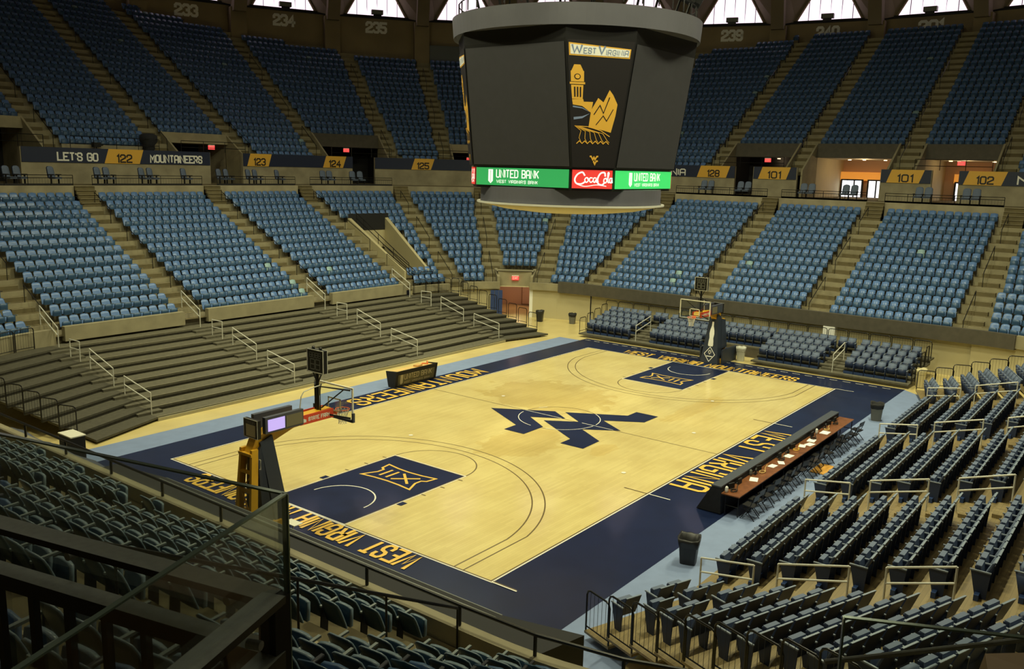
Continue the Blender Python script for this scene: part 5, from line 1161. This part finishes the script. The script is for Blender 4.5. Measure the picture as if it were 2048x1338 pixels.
# silver handrails of the two stands
an = ('first', 'second', 'third', 'fourth')
for ax, nn in zip((-11.75, -4.05, 4.5, 12.5), an):
    for r0, r1, wn_ in ((-12.45, -13.85, 'lowest'), (-14.45, -16.1, 'middle'), (-16.9, -18.3, 'upper')):
        zf = lambda y: SZ(max(0, int((-12.25-y)/.856)))
        rail('aisle_handrail', [(ax, r0, zf(r0)), (ax, r1, zf(r1))], 1.0, .62, "silver %s handrail in the %s aisle of the navy stand from the near end" % (wn_, nn), group='silver handrails on the navy stand')
for ay, nn in ((5.9, 'left'), (-6.55, 'right')):
    rail('aisle_handrail', [(FXd(0)+.2, ay, FZ(0)), (FXd(2)+.3, ay, FZ(2))], 1.0, .62, 'silver handrail on the %s steps of the far navy stand' % nn)
ys = [10.4, 9.4, 8.2, 7.0, 5.8, 4.6, 3.4, 2.2, 1.0, -.2, -1.4, -2.6, -3.8, -5.0, -6.2, -7.4, -8.6, -9.8, -10.8]
guards([(20.75, y, 1.06) for y in ys], 'black steel barrier behind the last row of the far stand, %s from the doorway end', 'back guards of the far stand', 1.0)
for s, yy in ((1, 10.1), (-1, -10.7)):
    for i in range(4):
        mb = MB(); guard_mb(mb, (FXd(i)+.1, yy+.0, FZ(i)), (FXd(i)+.85, yy, FZ(i)), 1.0); tag(mb.build('steel_barrier'), 'black steel barrier on the %s end of the far stand, %s from the front' % ('doorway' if s > 0 else 'beige-bin', ORD[i]), 'guard rail', 'end guards of the far stand')
# guard panels around both wings of the navy stand
for i in range(9):
    L = 3.1+.29*i; x0, y0 = XW-L*math.cos(th), SY(i)+.45+L*math.sin(th); mb = MB(); guard_mb(mb, (x0+.02, y0-.03, SZ(i)), (x0-.26, y0-.82, SZ(i)), 1.05)
    tag(mb.build('steel_barrier'), 'black steel barrier on the near end of the navy stand, %s from the court' % ORD[i], 'guard rail', 'near end guards of the navy stand')
for i in range(6):
    L = 3.1+.29*i; x0, y0 = XE+L*math.cos(th), SY(i)+.45+L*math.sin(th); mb = MB(); guard_mb(mb, (x0-.02, y0-.03, SZ(i)), (x0+.26, y0-.82, SZ(i)), 1.05)
    tag(mb.build('steel_barrier'), 'black steel barrier on the far end of the navy stand, %s from the court' % ORD[i], 'guard rail', 'far end guards of the navy stand')

# ------------------------------------------------------------------ accessible chairs and rail on the concourse edge
def padded():
    r = empty('padded_chair'); mb = MB(); shell(mb, .52, .42, 1.12, -.2, -.34, .09, cush, navys, navys, 5, 5, .04, .09); mb.build('backrest', r, True)
    mb = MB(); mb.box((0, .05, .42), (.5, .5, .12), cush); mb.build('seat', r)
    for q in (-.29, .29): mb = MB(); mb.box((q, .02, .62), (.06, .42, .05), blackm); mb.box((q, .02, .3), (.05, .1, .6), blackm); mb.build('armrest', r)
    return r
pc = None
PCH = [('N', -7.9), ('N', -7.3), ('N', -5.3), ('N', -2.4), ('N', -1.8), ('N', .6), ('N', 1.2), ('N', 3.7), ('N', 6.5), ('N', 7.1), ('N', 9.0), ('N', 9.6), ('N', 11.6), ('NE', 82.3), ('NE', 80.7), ('NE', 75.2), ('NE', 73.4), ('E', 10.2), ('E', 9.6), ('E', 7.1), ('E', 6.5), ('E', 2.1), ('E', 1.5), ('E', -1.0), ('E', -1.6), ('E', -6.0), ('E', -6.6), ('E', -9.0), ('E', -9.6)]
for k, (side, a) in enumerate(PCH):
    if pc is None: pc = padded(); o = pc
    else: o = copy_tree(pc)
    x, y, t = pos(side, a, 21.6); o.location = (x, y, 9.225); o.rotation_euler = (0, 0, t+PI/2+(.35 if side == 'N' else 0))
    w1 = 'left' if k < 17 else 'right'; kk = k if k < 17 else k-17
    tag(o, 'dark padded armchair on the concourse edge %s of the scoreboard, %s from the left' % (w1, ORD[kk]), 'armchair', 'padded armchairs along the concourse edge')
def edge_rail(side, a0, a1, label):
    s = LS(NL)+.12; n = max(2, int(abs(a1-a0)/(1.3 if len(side) == 1 else 4))); pts = [P3(side, a0+(a1-a0)*i/n, s, 9.22) for i in range(n+1)]
    e = empty('guard_railing', (0, 0, 0), 0, label, 'railing', 'black railings along the concourse edge'); mb = MB()
    for h in (.45, .62): mb.tube([P3m(p, h) for p in pts], .02, black, 4)
    mb.build('rail', e); mb = MB()
    for p in pts: mb.tube([p, P3m(p, .62)], .02, black, 4)
    mb.build('post', e); mb = MB()
    for p, q in zip(pts, pts[1:]):
        for j in range(8): c = [p[d]+(q[d]-p[d])*j/8 for d in range(3)]; mb.tube([c, P3m(c, .45)], .006, black, 3)
        mb.hexa([(p[0], p[1], 9.22), (q[0], q[1], 9.22), (q[0], q[1]+.01, 9.22), (p[0], p[1]+.01, 9.22), P3m(p, .12), P3m(q, .12), (q[0], q[1]+.02, 9.34), (p[0], p[1]+.02, 9.34)], blackm)
    mb.build('kick_plate', e)
edge_rail('N', -11.3, -4.7, 'black railing above the leftmost full lower block'); edge_rail('N', -3.5, 4.2, 'black railing below the LETS GO 122 banner'); edge_rail('N', 5.4, 12.2, 'black railing below banner 123'); edge_rail('NE', 88, 67.2, 'black railing below banner 124')
edge_rail('E', 12.0, 4.4, 'black railing below banner 128'); edge_rail('E', 3.3, -2.9, 'black railing in front of the brightly lit portal'); edge_rail('E', -4.1, -11.5, 'black railing below banner 102')
# upper deck front railings
for side, a0, a1, lb in (('N', -3.0, 3.2, 'railing on the platform above the 122 panel'), ('N', 4.9, 10.3, 'railing over the opening right of banner 122'), ('NE', 77, 64, 'railing over the dark opening above banner 124'), ('NE', 63, 40, 'railing above banner 125'), ('E', 10, 4.6, 'railing over the left east portal'), ('E', -5, -10, 'railing over the portal above banner 102'), ('N', -10.8, -4.7, 'railing over the opening at the left edge')):
    n = max(3, int(abs(a1-a0)/(1.4 if len(side) == 1 else 3.5))); pts = [P3(side, a0+(a1-a0)*i/n, SB+.12, 11.5) for i in range(n+1)]; mb = MB()
    for h in (.3, .75): mb.tube([P3m(p, h) for p in pts], .022, black, 4)
    for p in pts: mb.tube([p, P3m(p, .75)], .022, black, 4)
    tag(mb.build('deck_railing'), 'black pipe '+lb, 'railing')
# aisle handrails in the bowl
def bowl_rail(side, c, i0, i1, Sf, Zf, label, group, off=0.):
    a0, a1 = side_at(side, c, off, Sf(i0)), side_at(side, c, off, Sf(i1)); p, q = P3(side, a0, Sf(i0)+.1, Zf(i0)), P3(side, a1, Sf(i1)+.1, Zf(i1))
    if not (in_frame(p, 50) or in_frame(q, 50)): return
    mb = MB(); mb.tube([P3m(p, .88), P3m(q, .88)], .024, black, 5); e = mb.build('aisle_handrail')
    n = max(2, (i1-i0)//2+1)
    for j in range(n):
        c_ = tuple(p[d]+(q[d]-p[d])*j/(n-1) for d in range(3)); g = MB(); g.tube([c_, P3m(c_, .88)], .02, black, 5); g.build('post', e)
    tag(e, label, 'handrail', group)
for (side, c) in AIS_L:
    for i0, i1 in ((0, 3), (5, 8), (10, 12)):
        if side in ('W', 'SW'): continue
        bowl_rail(side, c, i0, i1, LS, LZ, 'black aisle handrail on the steps between two light blue lower blocks', 'black handrails in the lower bowl aisles', .25)
for (side, c) in AIS_U:
    for i0, i1 in ((1, 4), (7, 10), (13, 16)):
        if math.hypot(*P3(side, c, US(i1), 0)[:2]) > 56: continue
        if is_cut(CUT_U, side, c, i0): continue
        bowl_rail(side, c, i0, i1, US, UZ, 'black aisle handrail on the steps between two upper deck blocks', 'black handrails in the upper deck aisles', .25)

# covered camera and small things on the upper platform
mb = MB(); vs = [(.25, 0), (.42, .25), (.40, .5), (.62, .8), (.60, 1.15), (.35, 1.3), (.05, 1.32)]; mb.lathe(vs, darkcl, (0, 0, 0), 14, 1.0, .9); o = mb.build('covered_equipment', None, True); x, y, t = pos('N', 2.6, 24.5); o.location = (x+.1, y, 11.35); tag(o, 'black cloth-covered bundle standing on the platform above banner 122', 'covered equipment')
mb = MB(); mb.box((0, 0, .3), (.5, .3, .3), blackm); mb.tube([(0, 0, 0), (0, 0, .3)], .03, black); mb.tube([(.25, 0, .3), (.45, 0, .32)], .07, black, 8); o = mb.build('video_camera'); x, y, t = pos('N', -1.1, 24.4); o.location = (x, y, 11.45); tag(o, 'small black camera on the platform behind the railing above LETS GO', 'camera')
mb = MB(); mb.box((0, 0, .1), (1.6, .5, .12), blackm); mb.box((-.7, 0, .02), (.06, .4, .1), blackm); mb.box((.7, 0, .02), (.06, .4, .1), blackm); o = mb.build('bench'); x, y, t = pos('N', .55, 24.5); o.location = (x, y, 10.93+.35); tag(o, 'low black bench on the platform above the 122 panel', 'bench')

# ------------------------------------------------------------------ near-end wall rail, ledge, tarpaulin cover
mb = MB(); pts = [P3('W', y, 9.0, 2.85) for y in (14.0,)] if False else []
rp = [P3('NW', a, 9.02, 2.86) for a in (205-25-10, 180)]+[P3('W', y, 9.02, 2.86) for y in (10, 7.5, 5, 2.6, .2, -2.2, -4.6, -7., -9.4, -11.8)]+[P3('SW', a, 9.02, 2.86) for a in (186, 196, 206, 216, 226)]
e = empty('front_railing', (0, 0, 0), 0, 'long black pipe railing on the near-end front wall above the court', 'railing'); mb = MB(); mb.tube([P3m(p, .38) for p in rp], .035, black, 8); mb.build('rail', e)
for p in rp: g = MB(); g.tube([p, P3m(p, .38)], .035, black, 6); g.build('post', e)
e = empty('retracted_stand', (0, 0, 0), 0, 'closed black retractable stand below the near-end front wall', 'platform')
mb = MB(); mb.prism([(-20.4, -12.6), (-18.35, -13.1), (-18.76, -11.4), (-18.76, .6), (-19.1, 2.7), (-20.4, 2.7)], .03, 2.18, blackm); mb.build('stacked_rows', e); mb = MB()
for x_, z_ in ((-18.74, 2.16), (-18.95, 2.2)): mb.tube([(x_, -11.4, z_), (x_, .6, z_)], .02, steelg, 5)
mb.build('front_rail', e)
mb = MB()
nx_, ny_ = 14, 26; vs = []
rnd = random.Random(5)
for j in range(ny_):
    for i in range(nx_): vs.append((-20.4+2.1*i/(nx_-1), 2.7+8.5*j/(ny_-1), 1.75-.35*(i/(nx_-1))**2+.05*math.sin(j*.9+i*.5)+rnd.uniform(-.02, .02)))
fs = [(j*nx_+i, j*nx_+i+1, (j+1)*nx_+i+1, (j+1)*nx_+i) for j in range(ny_-1) for i in range(nx_-1)]
mb.add(vs, fs, tarpgrey)
for j in range(ny_-1):
    for i in range(nx_-1):
        if 1 < j < 9 and 2 < i < 10 and (i+j) % 5: mb.m[j*(nx_-1)+i] = mb.mi(goldp)
        if 11 < j < 22 and i < 6 and (i*3+j) % 4 == 0: mb.m[j*(nx_-1)+i] = mb.mi(whiteb)
tag(mb.build('crumpled_tarpaulin', None, True), 'crumpled grey tarpaulin with gold and white print below the near-end wall', 'tarpaulin')
mb = MB(); mb.box((0, 0, .6), (.5, .9, 1.1), blackm); mb.box((0, 0, 1.17), (.55, .95, .04), whiteb); o = mb.build('equipment_cart'); o.location = (-17.0, 9.6, .006); tag(o, 'small cart with a white top on the light blue runner by the near corner', 'cart')
mb = MB(); mb.box((0, 0, .9), (.3, .5, .02), whiteb); mb.tube([(0, 0, 0), (0, 0, .9)], .02, alum); mb.lathe([(.2, 0), (.2, .03)], black, (0, 0, 0), 12); o = mb.build('music_stand'); o.location = (-16.6, -2.2, .02); tag(o, 'thin stand with a white tray on the navy border by WEST lettering', 'stand')
# handrail down the near-end aisle
pts = [P3('W', -11.9, LS(i)+.1, LZ(i)) for i in (0, 2, 4, 7, 10, 12)]
rail('aisle_handrail', pts, .95, .93, 'long thin black handrail running down the near-end aisle', black, .02, None, pts)

# ------------------------------------------------------------------ photographer's guard: steel rails, balusters, glass
A_, B_ = Vector((-31.02, -19.59, 0)), Vector((-30.87, -20.22, 0)); u = (A_-B_).normalized(); nrm = Vector((u.y, -u.x, 0)); 
if nrm.dot(Vector((1, .2, 0))) < 0: nrm = -nrm
ret = Vector((-.93, -.36, 0)).normalized(); FG = mat('lit_rail_top_steel', (.30, .33, .30), .42, .25, var=.1, scale=60)
e = empty('guard_fence', (0, 0, 0), 0, 'close black steel guard fence with flat rails and balusters at bottom left', 'fence')
def flatbar(mb, p, q, z_, w2, h, m):
    d = (q-p).normalized(); n2 = Vector((-d.y, d.x, 0))*w2
    mb.hexa([tuple(v+Vector((0, 0, zz))) for zz in (z_-h, z_) for v in (p-n2, q-n2, q+n2, p+n2)], black if m is FG else m)
    if m is FG: mb.poly([tuple(v+Vector((0, 0, z_+.0006))) for v in (p-n2, q-n2, q+n2, p+n2)], m)  # grey top face: light falling on the black rail, put into colour
mb = MB(); flatbar(mb, B_, B_+u*3.2, 10.30, .022, .012, FG); flatbar(mb, B_+ret*0, B_+ret*.8, 10.302, .022, .012, FG); mb.build('top_rail', e)
mb = MB(); flatbar(mb, B_, B_+u*3.2, 10.205, .020, .03, FG); flatbar(mb, B_, B_+ret*.8, 10.205, .02, .03, FG); mb.build('lower_rail', e)
mb = MB(); flatbar(mb, B_, B_+u*3.2, 9.35, .02, .03, FG); mb.build('bottom_rail', e)
for k in range(1, 34):
    for base, d in ((B_, u), (B_, ret)):
        if d is ret and k > 8: continue
        p = base+d*(.095*k); g = MB(); g.box((p.x, p.y, 9.76), (.014, .014, .84), black, math.atan2(d.y, d.x)); g.build('baluster', e)
g = MB(); g.box((B_.x, B_.y, 9.75), (.035, .035, 1.1), black, .2); g.build('corner_post', e)
mb = MB(); flatbar(mb, B_+u*0-nrm*.1, B_+u*3.2-nrm*.1, 9.32, .16, .12, conc); tag(mb.build('wall_curb'), kind='structure')
def pane(name_, p, q, z0_, z1_, label, bolts=()):
    r = empty(name_, (0, 0, 0), 0, label, 'glass panel'); mb = MB(); flatbar(mb, p, q, z1_, .004, z1_-z0_, glass); mb.build('pane', r)
    mb = MB(); flatbar(mb, p, q, z1_+.002, .0042, .003, gedge); d = (q-p).normalized()
    mb.box(tuple(p+Vector((0, 0, (z0_+z1_)/2))), (.003, .011, z1_-z0_), gedge, math.atan2(d.y, d.x)); mb.build('polished_edge', r)
    mb = MB()
    for s_, z_ in bolts:
        c = p+d*s_; n2 = Vector((-d.y, d.x, 0)); mb.tube([c+n2*.012+Vector((0, 0, z_)), c-n2*.012+Vector((0, 0, z_))], .008, steelg, 12)
        mb.build('bolt', r); mb = MB()
    return r
off = nrm*.035
pane('glass_screen', B_+off, B_+off+u*3.0, 9.7, 10.46, 'clear glass panel fixed to the close fence at bottom left', [(.12, 10.25), (.5, 10.25), (1.1, 10.25), (.12, 9.95)])
pane('glass_screen', B_+off-ret*.0, B_+off+ret*.62, 9.7, 10.46, 'clear glass return panel with a bright slanting edge at bottom left', [(.1, 10.25), (.1, 9.95)])
# guard on the other side of the steps
C0 = Vector((-30.62, -21.05, 0)); C1 = Vector((-30.46, -21.3, 0)); dd = Vector((.28, -.96, 0)).normalized()
pane('glass_screen', Vector((-30.30, -20.95, 0)), Vector((-30.30, -20.95, 0))+Vector((.45, -.9, 0)).normalized()*1.6, 9.6, 10.28, 'clear glass panel with a bright top edge at bottom right')
mb = MB(); p = Vector((-30.75, -21.07, 10.43)); 
p0 = Vector((-28.9, -20.62, 9.5)); p1 = Vector((-28.5, -21.1, 9.56))
mb.tube([(-28.95, -20.55, 9.42), (-28.62, -20.98, 9.50), (-28.5, -21.3, 9.62)], .009, steelg, 8); tag(mb.build('pipe_rail'), 'thin grey pipe rail crossing behind the glass at bottom right', 'railing')
mb = MB(); mb.hexa([(-28.2, -21.9, 8.6), (-27.2, -21.9, 8.6), (-27.2, -20.7, 8.2), (-28.2, -20.9, 8.2), (-28.2, -21.9, 9.2), (-27.2, -21.9, 9.2), (-27.2, -20.8, 8.75), (-28.2, -21.0, 8.9)], brownw); tag(mb.build('wall_stair_side'), kind='structure')
